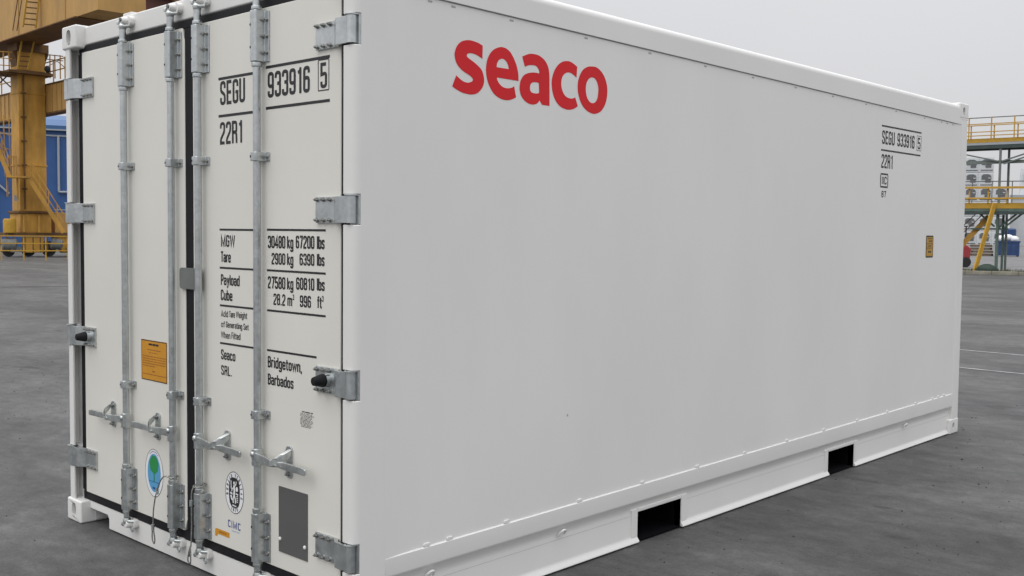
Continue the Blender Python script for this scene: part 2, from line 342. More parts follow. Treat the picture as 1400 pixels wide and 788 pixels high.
def ribbon(pts, closed, t):
    n = len(pts); L = []; R = []
    for i, p in enumerate(pts):
        A = pts[i - 1] if (closed or i > 0) else None; B = pts[(i + 1) % n] if (closed or i < n - 1) else None
        d0 = (p - A).normalized() if A is not None and (p - A).length > 1e-6 else None; d1 = (B - p).normalized() if B is not None and (B - p).length > 1e-6 else None
        d0 = d0 or d1; d1 = d1 or d0
        n0 = Vector((-d0.y, d0.x)); n1 = Vector((-d1.y, d1.x)); mm = (n0 + n1)
        if mm.length < 1e-4: mm = n0
        mm.normalize(); k = min(2.2, 1 / max(.2, mm.dot(n1)))
        L.append(p + mm * t / 2 * k); R.append(p - mm * t / 2 * k)
    return L, R
def door_pt(u, v, k): return (u, DOOR_Y - .0008 - k, v)
def side_pt(u, v, k): return (PANEL_X + .0008 + k, u, v)
DOOR_Y, PANEL_X = .040, -.007
def text(mb, s, x0, x1, z, h, pt, tw=.135, gap=.05):
    adv = []; x = 0
    for c in s:
        if c == ' ': x += .24; continue
        g = G[c]; adv.append((c, x)); x += g[0] + gap
    W = x - gap; sx = (x1 - x0) / W; kk = 0
    for c, cx in adv:
        for kind, pts in G[c][1]:
            cl = kind == 'c'; pl = fillet(pts, cl)
            pl = [Vector(((p.x + cx) * sx / h, p.y)) for p in pl]     # uniform stroke in real units
            L, R = ribbon(pl, cl, tw)
            vs = [pt(x0 + q.x * h, z + q.y * h, kk) for q in L] + [pt(x0 + q.x * h, z + q.y * h, kk) for q in R]
            n = len(L); fs = [(i, (i + 1) % n, n + (i + 1) % n, n + i) for i in range(n if cl else n - 1)]
            mb.add(vs, fs); kk += .00002
def rule(mb, x0, x1, z, t, pt, k=0): mb.add([pt(x0, z - t / 2, k), pt(x1, z - t / 2, k), pt(x1, z + t / 2, k), pt(x0, z + t / 2, k)], [(0, 1, 2, 3)])
def frame(mb, x0, x1, z0, z1, t, pt):
    rule(mb, x0, x1, z0, t, pt); rule(mb, x0, x1, z1, t, pt)
    for x in (x0, x1): mb.add([pt(x - t / 2, z0 + t / 2, 0), pt(x + t / 2, z0 + t / 2, 0), pt(x + t / 2, z1 - t / 2, 0), pt(x - t / 2, z1 - t / 2, 0)], [(0, 1, 2, 3)])
def ell(cx, cz, rx, rz, n=48, p=2.0):
    o = []
    for i in range(n):
        t = 2 * pi * i / n; c, s = cos(t), sin(t)
        o.append((cx + rx * math.copysign(abs(c) ** (2 / p), c), cz + rz * math.copysign(abs(s) ** (2 / p), s)))
    return o
def poly(mb, pts, pt, k=0): mb.add([pt(u, v, k) for u, v in pts], [tuple(range(len(pts)))])
def ring(mb, A, B, pt, k=0):
    n = len(A); mb.add([pt(u, v, k) for u, v in A] + [pt(u, v, k) for u, v in B], [(i, (i + 1) % n, n + (i + 1) % n, n + i) for i in range(n)])
def dashes(mb, x0, x1, z, t, pt, k=0, fill=.8, word=.02):
    x = x0
    while x < x1 - word * .3:
        wl = word * random.uniform(.5, 1.6); e = min(x + wl, x1); rule(mb, x, e, z, t, pt, k); x = e + word * (1 - fill) * random.uniform(.8, 2.2)

# ================================================================== SETTING: ground
def sheet(name, pts, z, mtl, label=None):
    o = MB().add([(x, y, z) for x, y in pts], [tuple(range(len(pts)))]).build(name, mtl); o['kind'] = 'structure'
    if label: o['label'] = label
    return o
sheet('ground', [(-3000, -3000), (3000, -3000), (3000, 3000), (-3000, 3000)], 0.0, ASPH)
# crane apron beyond a dark joint on the left
jd = Vector((.378, .926)); jp = Vector((-24.2, 8.63)); jn = Vector((-.926, .378))
def jpt(s, d): q = jp + jd * s + jn * d; return (q.x, q.y)
sheet('crane_apron', [jpt(-45, .09), jpt(24, .09), jpt(24, 120), jpt(-45, 120)], .004, APRON)
sheet('pavement_joint', [jpt(-45, 0), jpt(24, 0), jpt(24, .085), jpt(-45, .085)], .004, JOINT)
def strip(name, x0, x1, y, wdt, dy, label):
    mb = MB(); x = x0
    sheet(name, [(x0, y), (x1, y + dy), (x1, y + dy + wdt), (x0, y + wdt)], .004, PMARK, label)
strip('painted_line', -3.4, 4.5, 10.30, .055, -.42, 'worn white painted line nearer the container')
strip('painted_line', -4.2, 4.5, 12.28, .055, -.40, 'worn white painted line farther from the container')
def frame_at(az, h): a = radians(az); return (3.04 + sin(a) * h, -2.378 + cos(a) * h, 0.0), -a
KL, KR = frame_at(-18.5, 47.0)
def kpt(x, y): return (KL[0] + x * cos(KR) - y * sin(KR), KL[1] + x * sin(KR) + y * cos(KR))
sheet('far_pavement', [kpt(-30, 1.9), kpt(60, 1.9), kpt(60, 260), kpt(-30, 260)], .004, FARG)
kb = MB()
for i in range(22):
    x = -9 + i * 1.0
    k = MB().box(0.006, .994, 0, .22, 0, .15).mesh('kerb_stone', KERB, bevel=.015) if i == 0 else k
    if i == 0:
        kerb_root = bpy.data.objects.new('kerb', None); C.objects.link(kerb_root); kerb_root.location = KL; kerb_root.rotation_euler = (0, 0, KR); kerb_root['kind'] = 'structure'
    o = link('kerb_stone', k, kerb_root, (x, 0, random.uniform(-.006, .006)))
v = MB().box(-9, 13, .225, 1.9, -.05, .11).build('verge', VERGE); v.location = KL; v.rotation_euler = (0, 0, KR); v['kind'] = 'structure'
g = MB()
for i in range(1500):
    x = random.uniform(-6, 8); y = random.uniform(.3, 1.8); h = random.uniform(.04, .16); dx, dy = random.uniform(-.06, .06), random.uniform(-.05, .05)
    g.add([(x - .012, y, .10), (x + .012, y, .10), (x + dx, y + dy, .11 + h)], [(0, 1, 2)])
o = g.build('verge_grass', GRASS); o.location = KL; o.rotation_euler = (0, 0, KR)
tag(o, 'short dry grass on the verge behind the kerb', 'grass', kind='stuff')

# loose grit on the yard surface near the container
gr = MB(); random.seed(21)
for i in range(1500):
    if i < 1000: x, y = random.uniform(-.2, 6), random.uniform(-1.0, 9)
    else: x, y = random.uniform(-9, -2.0), random.uniform(-4, 3.5)
    if -2.5 < x < .03 and -.0 < y < 6.1: continue
    r = random.choice((.003, .004, .005, .006, .008)); a0 = random.uniform(0, 6)
    lo = [(x + r * cos(a0 + k * 1.257) * random.uniform(.7, 1.2), y + r * sin(a0 + k * 1.257) * random.uniform(.7, 1.2), .0005) for k in range(5)]
    gr.loft([lo, [(x + (p[0] - x) * .6, y + (p[1] - y) * .6, r * .7) for p in lo]])
o = gr.build('grit', GRITM); tag(o, 'loose dark grit scattered over the yard surface', 'grit', kind='stuff')
random.seed(7)

# ================================================================== THE CONTAINER
Wd, Ln, Ht = 2.438, 6.058, 2.591
CT = thing('shipping_container', 'large white refrigerated shipping container with red lettering and galvanised door gear', 'container')
def mirror(mb, on):
    if on: mb.v = [(-Wd - x, y, z) for x, y, z in mb.v]
    return mb
# --- corner castings
def casting_mesh():
    X, Y, Z = .162, .178, .118
    mb = MB()
    c = [(x, y, z) for x in (-X, 0) for y in (0, Y) for z in (0, Z)]
    mb.v = list(c)
    def pocket(quad, outline, depth):
        # quad: 4 corner indices ccw; outline: 16 points starting near quad[0]; depth vector
        o = len(mb.v); n = len(outline); mb.v += outline
        mb.v += [tuple(Vector(p) + Vector(depth)) for p in outline]
        q = n // 4
        for k in range(4):
            idx = [o + (k * q + i) % n for i in range(q + 1)]
            # side between corner k and k+1 is met by outline index (k+1)*q
            mb.f.append(tuple([quad[k]] + idx[::1]))
            mb.f.append((quad[k], idx[-1], quad[(k + 1) % 4]))
        for i in range(n): mb.f.append((o + i, o + (i + 1) % n, o + n + (i + 1) % n, o + n + i))
        mb.f.append(tuple(o + n + i for i in range(n)))
    def stad(cx, cz, hw, hh, N=16):
        return [(cx + hw * math.copysign(abs(cos(t)) ** .75, cos(t)), cz + hh * math.copysign(abs(sin(t)) ** .75, sin(t))) for t in [radians(-90 - 45 - 0 + 360 * i / N) for i in range(N)]]
    # index = x*4 + y*2 + z
    pocket([0, 4, 5, 1], [(u, 0, v) for u, v in stad(-.081, .060, .026, .038)], (0, .06, 0))          # front
    pocket([4, 6, 7, 5], [(0, u, v) for u, v in stad(.098, .060, .024, .027)], (-.05, 0, 0))          # side
    for f in ((0, 1, 3, 2), (2, 3, 7, 6), (0, 2, 6, 4), (1, 5, 7, 3)): mb.f.append(f)
    return mb
cm = casting_mesh()
for sx in (0, 1):
    for sy in (0, 1):
        for sz in (0, 1):
            mb = MB(); mb.f = list(cm.f)
            for x, y, z in cm.v:
                X = x + .003; Y = y - .002; Z = z
                if sz: Z = Ht - z
                if sy: Y = Ln - Y
                if sx: X = -Wd - X
                mb.v.append((X, Y, Z))
            mb.build('corner_casting', WHITE, CT, bevel=.010, seg=3, only=range(8))
# --- door end corner posts in segments, notched at the hinges
HZ = {0: [2.289, 1.631, .977, .322], 1: [2.268, 1.627, .988, .346]}
nose = [(-.069, .006), (-.030, .006)] + arc(-.030, .036, .030, -90, 0, 5)[1:] + [(-.012, .036), (-.012, .021), (-.069, .019)]
cut = [(0, .036), (0, .158), (-.083, .158), (-.083, .060), (-.012, .060), (-.012, .036)]
cutn = [(0, .036), (0, .158), (-.083, .158), (-.083, .050), (-.062, .050), (-.052, .036)]
for sd_ in (0, 1):
    zs = [.110] + [z for h in sorted(HZ[sd_]) for z in (h - .056, h + .056)] + [2.480]
    for i in range(0, len(zs), 2):
        mirror(MB().prism(nose, 2, zs[i], zs[i + 1]), sd_).build('post_nose', WHITE, CT, bevel=.004, seg=3, front=.034)
    MBp = MB()
    lv = []
    for h in sorted(HZ[sd_]): lv += [h - .056, h + .056]
    lv = [.110] + lv + [2.480]
    for i in range(len(lv) - 1): MBp.prism(cut if i % 2 == 0 else cutn, 2, lv[i], lv[i + 1])
    mirror(MBp, sd_).build('corner_post', WHITE, CT, smooth=True)
# --- front (far) end posts and wall
for sd_ in (0, 1):
    mirror(MB().box(-.09, 0, 5.926, 6.056, .110, 2.480), sd_).build('corner_post', WHITE, CT, bevel=.008)
    mirror(MB().box(-.13, .0012, 5.915, 6.0565, 2.462, 2.480), sd_).build('casting_weld', WHITE, CT, bevel=.004)
MB().box(-2.36, -.08, 5.98, 6.03, .12, 2.56).build('end_wall', WHITE, CT)
# --- sides
def ztop(y): return 2.4655 - .0068 * y
def zbot(y): return .2935 + .0045 * y
for sd_ in (0, 1):
    mirror(MB().loft([[(-.07, y, .24), (x_, y, .24), (x_, y, 2.50), (-.07, y, 2.50)] for y, x_ in ((.157, -.0006), (.30, PANEL_X), (5.80, PANEL_X), (5.93, -.003))]), sd_).build('side_panel', PANEL, CT, smooth=True)
    def tp(y): return [(0, y, ztop(y)), (0, y, 2.540)] + [(p[0], y, p[1]) for p in arc(-.034, 2.544, .034, 0, 90, 6)] + [(-.12, y, 2.578), (-.12, y, ztop(y))]
    mirror(MB().loft([tp(.159), tp(5.925)]), sd_).build('top_rail', WHITE, CT, smooth=True)
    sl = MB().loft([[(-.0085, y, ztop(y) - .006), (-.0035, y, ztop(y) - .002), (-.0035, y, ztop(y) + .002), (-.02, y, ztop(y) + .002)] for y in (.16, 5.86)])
    mirror(sl, sd_).build('seam_shade_strip', SEAMG, CT)  # grey strip stands in for the shadow line under the rail overlap
    def bp_(y, low):
        t = zbot(y); q = [(-.007, y, t + .0025), (0, y, t - .0015), (0, y, .226), (-.006, y, .214), (-.024, y, .190), (-.0255, y, .160)]
        if low: q += [(-.0215, y, .155), (-.0215, y, .046), (-.017, y, .030), (-.006, y, .016), (-.006, y, .009), (-.06, y, .008)]
        else: q += [(-.0255, y, .158), (-.0255, y, .1575), (-.0255, y, .157), (-.0255, y, .1565), (-.026, y, .156), (-.06, y, .156)]
        return q + [(-.06, y, t)]
    br = MB()
    ys = [(.160, 1.811, 1), (1.811, 2.196, 0), (2.196, 3.868, 1), (3.868, 4.243, 0), (4.243, 5.925, 1)]
    for ya, yb, lo in ys: br.loft([bp_(ya, lo), bp_(yb, lo)])
    mirror(br, sd_).build('bottom_rail', WHITE, CT, smooth=True)
    for ya, yb in ((1.760, 1.8105), (2.1965, 2.25), (3.82, 3.8675), (4.2435, 4.29)): mirror(MB().box(-.03, -.0168, ya, yb, .034, .176), sd_).build('pocket_frame', WHITE, CT, bevel=.003)
    for ya, yb in ((1.811, 2.196), (3.868, 4.243)): mirror(MB().box(-.03, -.0166, ya, yb, .160, .178), sd_).build('pocket_frame', WHITE, CT, bevel=.003)
    for ya, yb in ((.165, 1.76), (2.25, 3.82), (4.29, 5.9)): mirror(MB().box(-.0225, -.0208, ya, yb, .1465, .1475), sd_).build('weld_seam', SEAMG, CT)
    ry = [.378, .503, .84, 1.335, 1.828, 2.323, 2.806, 3.294, 3.771, 4.249, 4.725, 5.218, 5.538, 5.651, 5.762]
    if sd_ == 0:
        rt = MB().prism(rrect(-.012, .012, -.004, .004, .0025), 0, -.010, -.0065).mesh('rivet_tab', TABG)
        rb = MB().prism(rrect(-.016, .016, -.006, .006, .004), 0, -.010, -.001).mesh('rivet_tab', WHITE)
    for y in ry:
        for me, z in ((rt, ztop(y) - .017), (rb, zbot(y) + .008)):
            o = link('rivet_tab', me, CT, (0 if sd_ == 0 else -Wd, y, z))
            if sd_: o.rotation_euler = (0, 0, pi); o.location.y = y
# lashing rings in the bottom rail
for y in (1.217, .40, 5.05):
    MB().tube([(-.012 + .016 * sin(t), y + .020 * cos(t), .172 + .020 * sin(t * .5) * 0 + .022 * sin(t)) for t in [radians(200 - i * 26) for i in range(9)]], .0048, 6).build('lashing_ring', WHITE, CT, smooth=True)
# fork pockets (black painted tunnels right through)
for ya, yb in ((1.811, 2.196), (3.868, 4.243)):
    mb = MB(); x0, x1, z0, z1 = -Wd + .022, -.0225, .0095, .1555; e = .0
    q = [(ya, z0), (yb, z0), (yb, z1), (ya, z1)]
    mb.add([(x, y, z) for x in (x0, x1) for y, z in q], [(0, 1, 5, 4), (1, 2, 6, 5), (2, 3, 7, 6), (3, 0, 4, 7)])
    t = .004; q2 = [(ya - t, z0 - t), (yb + t, z0 - t), (yb + t, z1 + t), (ya - t, z1 + t)]
    mb.add([(x, y, z) for x in (x0, x1) for y, z in q2], [(0, 4, 5, 1), (1, 5, 6, 2), (2, 6, 7, 3), (3, 7, 4, 0)])
    mb.build('fork_pocket', BLACKP, CT)
MB().box(-2.36, -.075, .17, 5.97, .165, .26).build('floor', GREYM, CT)
for i in range(14):
    y = .3 + i * .43
    if 1.70 < y < 2.30 or 3.76 < y < 4.35: continue
    MB().box(-2.37, -.062, y, y + .05, .03, .163).build('cross_member', WHITE, CT)
MB().box(-2.40, -.06, .14, 6.0, 2.50, 2.572).build('roof', WHITE, CT)
# --- header and sill
MB().box(-2.29, -.148, .050, .16, 2.489, 2.584).build('door_header', WHITE, CT, bevel=.009, seg=3)
MB().box(-1.90, -1.815, .065, .15, 2.58, 2.602).build('roof_lug', WHITE, CT, bevel=.006)
sp = [(-2.29, .117), (-2.29, .077), (-2.085, .077), (-2.068, .060), (-2.068, .008), (-.370, .008), (-.370, .060), (-.353, .077), (-.148, .077), (-.148, .117)]
MB().prism(sp, 1, .050, .075).build('door_sill', WHITE, CT, bevel=.004, seg=2)
sl = MB().box(-2.064, -.374, .0755, .16, .0085, .03).box(-2.28, -.16, .0755, .16, .080, .116)
sl.build('sill_flange', WHITE, CT)
for x in (-2.276, -.166): MB().box(x, x + .004 if x < -1 else x + .004, .0755, .16, .012, .0795).build('sill_gusset', WHITE, CT)
MB().box(-2.27, -.17, .155, .165, .004, .16).build('sill_back', BLACKP, CT)
# --- seals and door leaves
sb = MB()
sb.box(-2.354, -2.285, .045, .10, .1665, 2.4485).box(-.148, -.084, .045, .10, .1665, 2.4485)
sb.box(-2.346, -.092, .046, .10, .1185, .166).box(-2.346, -.092, .046, .10, 2.449, 2.4875)
sb.box(-1.275, -1.191, .043, .10, .1665, 2.4485)
sb.build('door_seal', RUBBER, CT, bevel=.004)
def leaf(x0, x1, inner_left):
    c = .022; z0, z1 = .163, 2.4525
    if inner_left: p = [(x0 + c, z0), (x1, z0), (x1, z1), (x0 + c, z1), (x0, z1 - 2.5 * c), (x0, z0 + 2.5 * c)]
    else: p = [(x0, z0), (x1 - c, z0), (x1, z0 + 2.5 * c), (x1, z1 - 2.5 * c), (x1 - c, z1), (x0, z1)]
    return MB().prism(p, 1, DOOR_Y, .11).build('door', DOORW, CT, bevel=.0035, seg=3)
DL = leaf(-2.300, -1.268, False); DL['label'] = 'left door leaf with orange notice and round tree sticker'
DR = leaf(-1.198, -.125, True); DR['label'] = 'right door leaf with black weights and serial markings'
# --- hinges
def hexbolt(mb, x, y, z, r=.0068, l=.012):              # head towards -y
    mb.loft([[(x + r * 1.35 * cos(2 * pi * k / 10), yy, z + r * 1.35 * sin(2 * pi * k / 10)) for k in range(10)] for yy in (y, y - .003)])
    mb.loft([[(x + r * cos(2 * pi * k / 6), yy, z + r * sin(2 * pi * k / 6)) for k in range(6)] for yy in (y - .003, y - l)])
    mb.loft([[(x + r * .5 * cos(2 * pi * k / 6), yy, z + r * .5 * sin(2 * pi * k / 6)) for k in range(6)] for yy in (y - l, y - l - .006)])
    return mb
BOLT = hexbolt(MB(), 0, 0, 0).mesh('bolt', BOLTM)
for sd_ in (0, 1):
    for i, h in enumerate(HZ[sd_]):
        mb = MB().prism([(-.272, .040), (-.272, .030), (-.152, .030), (-.117, .006), (-.106, .002), (-.040, .002), (-.040, .014), (-.102, .014), (-.136, .040)], 2, h - .050, h + .050)
        hg = mirror(mb, sd_).build('hinge', GALV, CT, bevel=.002, seg=2)
        kn = mirror(MB().loft([[(-.031 + .0205 * cos(t), .0155 + .0205 * sin(t), z) for t in [2 * pi * k / 18 for k in range(18)]] for z in (h - .050, h + .050)]), sd_).build('hinge_knuckle', GALV, hg, smooth=True)
        lug = MB().prism([(-.056, .0355), (-.056, .030), (-.002, .0275), (-.002, .0355)], 2, h - .0545, h + .0545)
        pl = [(-.056, .034), (-.056, .012)] + arc(-.032, .014, .024, 180, 350, 8) + [(-.003, .034)]
        lug.prism(pl, 2, h + .0508, h + .0550)
        mirror(lug, sd_).build('hinge_lug', GALV, hg, bevel=.001)
        for bx in (-.259, -.219, -.179):
            for bz in (-.039, .039):
                link('bolt', BOLT, hg, ((bx if not sd_ else -Wd - bx), .030, h + bz))
        if i == 2:
            xb = -.196 if not sd_ else -Wd + .205
            bb = MB().loft([[(xb + r * cos(2 * pi * k / 16), y, h + .002 + r * sin(2 * pi * k / 16)) for k in range(16)] for y, r in ((.012, .026), (.004, .0255), (-.016, .0205), (-.034, .0165), (-.037, .012))])
            MB().tube([(xb, .030, h + .002), (xb, .0121, h + .002)], .027, 16).build('bumper_base', GALV, hg, smooth=True)
            bb.build('rubber_bumper', RUBBER, hg, smooth=True)
# --- locking rods
RY = .010
def rod_set(x, side):                                     # side +1 handle to the right, -1 to the left
    rd = MB().tube([(x, RY, z) for z in (.135, .20, 2.40, 2.512)], .0158, 16).build('locking_rod', GALV, CT, smooth=True)
    def br(z0, z1, name='rod_bracket'):
        p = [(-.021, .0295), (-.021, -.015), (-.015, -.0220), (.016, -.0220), (.022, -.015), (.024, .0235), (.051, .0235), (.051, .0295)]
        MB().prism([(x + u, RY + v) for u, v in p], 2, z0, z1).build(name, GALV, rd, bevel=.003, seg=2)
    def collar(z0, z1, r=.0212): MB().loft([[(x + r * cos(2 * pi * k / 18), RY + r * sin(2 * pi * k / 18), z) for k in range(18)] for z in (z0, z1)]).build('collar', ZINC if z1 < 1 else GALV, rd, bevel=.003)
    for z0, z1 in ((2.232, 2.438), (.172, .378)):
        br(z0, z1)
        for bz in (.18, .5, .82): link('bolt', BOLT, rd, (x + .038, RY + .0235, z0 + (z1 - z0) * bz))
        for bz in (.28, .72):
            MB().loft([[(x - .0125 + .0040 * cos(2 * pi * k / 8), RY - .0212, z0 + (z1 - z0) * bz + .0055 * sin(2 * pi * k / 8)) for k in range(8)], [(x - .0125 + .0040 * cos(2 * pi * k / 8), RY - .0227, z0 + (z1 - z0) * bz + .0055 * sin(2 * pi * k / 8)) for k in range(8)]]).build('bolt_hole', STEELD, rd)
    collar(2.440, 2.456); collar(2.212, 2.230); collar(.380, .400); collar(.155, .170, .020)
    for z in (1.850, .790):
        br(z - .0185, z + .0185, 'rod_guide'); link('bolt', BOLT, rd, (x + .038, RY + .0235, z))
        MB().box(x - .0165, x - .0095, RY - .0227, RY - .0212, z - .005, z + .005).build('bolt_hole', STEELD, rd)
    # cams and keepers, bottom and top
    for zc, sg in ((.100, -1), (2.532, 1)):
        kz = zc + (.012 if sg > 0 else 0)
        cm_ = MB().tube([(x, RY, zc - sg * .030), (x, RY, zc - sg * .012), (x, RY - .002, zc + sg * .004)], [.0158, .021, .012], 12)
        cm_.tube([(x - .002, RY - .010, zc + sg * .002), (x - .026, RY - .006, zc + sg * .006), (x - .034, RY + .010, zc + sg * .002), (x - .030, RY + .026, zc - sg * .004)], [.011, .012, .010, .008], 8)
        cm_.tube([(x + .002, RY - .004, zc - sg * .006), (x + .022, RY - .002, zc - sg * .016), (x + .034, RY + .018, zc - sg * .014)], [.010, .009, .008], 8)
        cm_.build('cam', ZINC, rd, smooth=True)
        kp = MB().tube([(x + .010, .052, kz), (x + .010, .010, kz), (x + .010, -.004, kz)], [.022, .020, .015], 14)
        kp.prism(rrect(x - .014, x + .046, kz - .023, kz + .023, .018), 1, .024, .052)
        ko = kp.build('cam_keeper', WHITE, CT, bevel=.003)
        if sg > 0:
            MB().loft([[(x + .010 + .009 * cos(2 * pi * k / 12), y, kz + .003 + .009 * sin(2 * pi * k / 12)) for k in range(12)] for y in (-.003, -.010)]).build('bolt', GREYM, ko)
        else:
            MB().tube([(x + .028 + .012 * cos(t), .020, zc - .024 + .012 * sin(t)) for t in [2 * pi * k / 10 for k in range(10)]], .004, 6, close=True).build('keeper_ring', GALV, ko, smooth=True)
    # hub and handle
    zh = .614; s = side
    hb = MB().prism([(x - .0185, RY + .014), (x - .0185, RY - .012), (x - .012, RY - .022), (x + .012, RY - .022), (x + .0185, RY - .012), (x + .0185, RY + .014)], 2, zh - .037, zh + .035)
    hb.build('handle_hub', GALV, rd, bevel=.004, seg=3)
    MB().ball((x - .004, RY - .023, zh + .012), .0115, .008, .0125, 12, 6).build('hub_bolt', ZINC, rd, smooth=True)
    def hp(d, y, z): return (x + s * d, y, zh + z)
    bar_ = MB()
    secs = [(.012, -.006, .004, .017), (.070, -.008, .002, .0165), (.120, -.016, .001, .015), (.150, -.020, .000, .013), (.185, -.010, -.001, .011), (.215, -.004, -.002, .0145), (.300, -.004, -.003, .0150), (.352, -.006, -.004, .0145), (.362, -.006, -.004, .010)]
    bar_.loft([[hp(d, y - .007, z - hh), hp(d, y + .005, z - hh), hp(d, y + .005, z + hh), hp(d, y - .007, z + hh)] for d, y, z, hh in secs])
    bar_.build('handle', ZINC, rd, bevel=.003, seg=2)
    # retainer on the door with its catch
    rx = x + s * .188
    rt_ = MB().prism(rrect(rx - .022, rx + .022, zh - .062, zh + .068, .018), 1, .033, .040).build('handle_retainer', GALV, CT, bevel=.0015)
    for bz in (-.045, .048): link('bolt', BOLT, rt_, (rx, .033, zh + bz))
    ct = MB()
    path = [(.004, .031, .048), (.003, .016, .036), (-.003, -.006, .024), (-.020, -.022, .010), (-.040, -.029, -.002), (-.056, -.026, -.009)]
    wid = [.009, .014, .016, .014, .010, .004]
    ct.loft([[(rx + s * px_ - .0, py - .004, zh + pz - wd_), (rx + s * (px_ + .015), py + .005, zh + pz - wd_), (rx + s * (px_ + .015), py + .005, zh + pz + wd_), (rx + s * px_, py - .004, zh + pz + wd_)] for (px_, py, pz), wd_ in zip(path, wid)])
    ct.loft([[(rx + s * q - .011, py, zh + pz), (rx + s * q + .011, py, zh + pz), (rx + s * q + .011, py + .008, zh + pz), (rx + s * q - .011, py + .008, zh + pz)] for q, py, pz in ((0, .026, -.028), (0, .006, -.024), (.004, -.010, -.014), (.004, -.016, -.004))])
    ct.build('handle_catch', ZINC, rt_, bevel=.0025, seg=2)
RODS = [-1.790, -1.338, -1.104, -.643]
for x, s in zip(RODS, (-1, -1, 1, 1)): rod_set(x, s)
# centre anti-pilfer plate
MB().prism(rrect(-1.300, -1.120, 1.281, 1.377, .016), 1, .026, .032).build('locking_plate', GREYM, CT, bevel=.002)
MB().box(-1.128, -1.118, .000, .0255, 1.281, 1.377).build('locking_plate_web', GREYM, CT)

# ------------------------------------------------------------------ door lettering (flat vinyl print)
def letters(name, items, parent, mtl, pt, tw=.135):
    for it in items:
        mb = MB(); text(mb, *it, pt, tw + (.035 if it[4] < .06 else .006)); mb.build(name, mtl, parent)
letters('serial_number', [('SEGU', -.970, -.775, 2.085, .100), ('933916', -.609, -.321, 2.088, .101), ('5', -.254, -.211, 2.096, .095)], DR, INK, door_pt)
letters('size_code', [('22R1', -.972, -.794, 1.917, .094)], DR, INK, door_pt)
Q = [('MGW', -.968, -.857, 1.478, .049), ('30480', -.609, -.486, 1.479, .049), ('kg', -.474, -.431, 1.479, .049), ('67200', -.414, -.291, 1.481, .049), ('lbs', -.274, -.226, 1.481, .049),
     ('Tare', -.968, -.890, 1.411, .046), ('2900', -.583, -.486, 1.413, .045), ('kg', -.474, -.431, 1.413, .046), ('6390', -.389, -.291, 1.415, .045), ('lbs', -.274, -.226, 1.416, .046)]
letters('gross_and_tare_weights', Q, DR, INK, door_pt)
Q = [('Payload', -.969, -.821, 1.312, .045), ('27580', -.610, -.486, 1.314, .048), ('kg', -.474, -.431, 1.315, .047), ('60810', -.412, -.291, 1.318, .047), ('lbs', -.274, -.225, 1.320, .047),
     ('Cube', -.970, -.878, 1.246, .045), ('28.2', -.570, -.486, 1.248, .045), ('m', -.472, -.439, 1.249, .045), ('3', -.436, -.426, 1.274, .022), ('996', -.387, -.313, 1.250, .045), ('ft', -.272, -.243, 1.252, .045), ('3', -.241, -.232, 1.278, .022)]
letters('payload_and_cube', Q, DR, INK, door_pt)
Q = [('Add', -.969, -.912, 1.174, .027), ('Tare', -.903, -.859, 1.175, .027), ('Weight', -.850, -.764, 1.176, .027), ('of', -.969, -.939, 1.128, .026), ('Generating', -.930, -.802, 1.129, .026), ('Set', -.793, -.753, 1.129, .026), ('When', -.969, -.895, 1.081, .028), ('Fitted', -.886, -.816, 1.083, .028)]
letters('generating_set_note', Q, DR, INK, door_pt, .115)
letters('owner_name', [('Seaco', -.970, -.856, .988, .043), ('SRL.', -.970, -.883, .920, .041)], DR, INK, door_pt)
letters('owner_place', [('Bridgetown,', -.611, -.372, .988, .045), ('Barbados', -.611, -.430, .917, .044)], DR, INK, door_pt)
def ruleo(x0, x1, z, t, pt, par):
    mb = MB(); rule(mb, x0, x1, z, t, pt); mb.build('ruled_line', INK, par)
for x0, x1, z, t in ((-.982, -.718, 2.197, .0115), (-.622, -.194, 2.211, .0115), (-.982, -.718, 2.038, .0115), (-.622, -.194, 2.046, .0115),
                     (-.978, -.714, 1.551, .0085), (-.616, -.218, 1.553, .0085), (-.978, -.714, 1.386, .0085), (-.616, -.218, 1.387, .0085),
                     (-.978, -.714, 1.2225, .0085), (-.616, -.218, 1.2225, .0085), (-.978, -.714, 1.058, .0085), (-.616, -.276, 1.058, .0085)): ruleo(x0, x1, z, t, door_pt, DR)
bx = MB(); frame(bx, -.267, -.200, 2.087, 2.203, .0045, door_pt); bx.build('check_digit_box', INK, DR)
st = MB()
dashes(st, -.372, -.300, .8335, .0042, door_pt, 0, .9, .03)
for i in range(11): dashes(st, -.384 + (.006 if i in (3, 9, 10) else 0), -.292 - random.uniform(0, .025), .8262 - i * .0052, .0022, door_pt, 0, .75, .010)
st.build('small_print', INK, DR)['kind'] = 'stuff'
# grey data panel
gp = MB().prism([(-.531, .236), (-.333, .236), (-.333, .507), (-.531, .507)], 1, .0370, .0398).build('data_plate', GREYPL, DR)
for x, z in ((-.520, .290), (-.349, .290)):
    MB().ball((x, .036, z), .0085, .006, .0085, 10, 6).build('plate_stud', WHITE, CT, smooth=True)
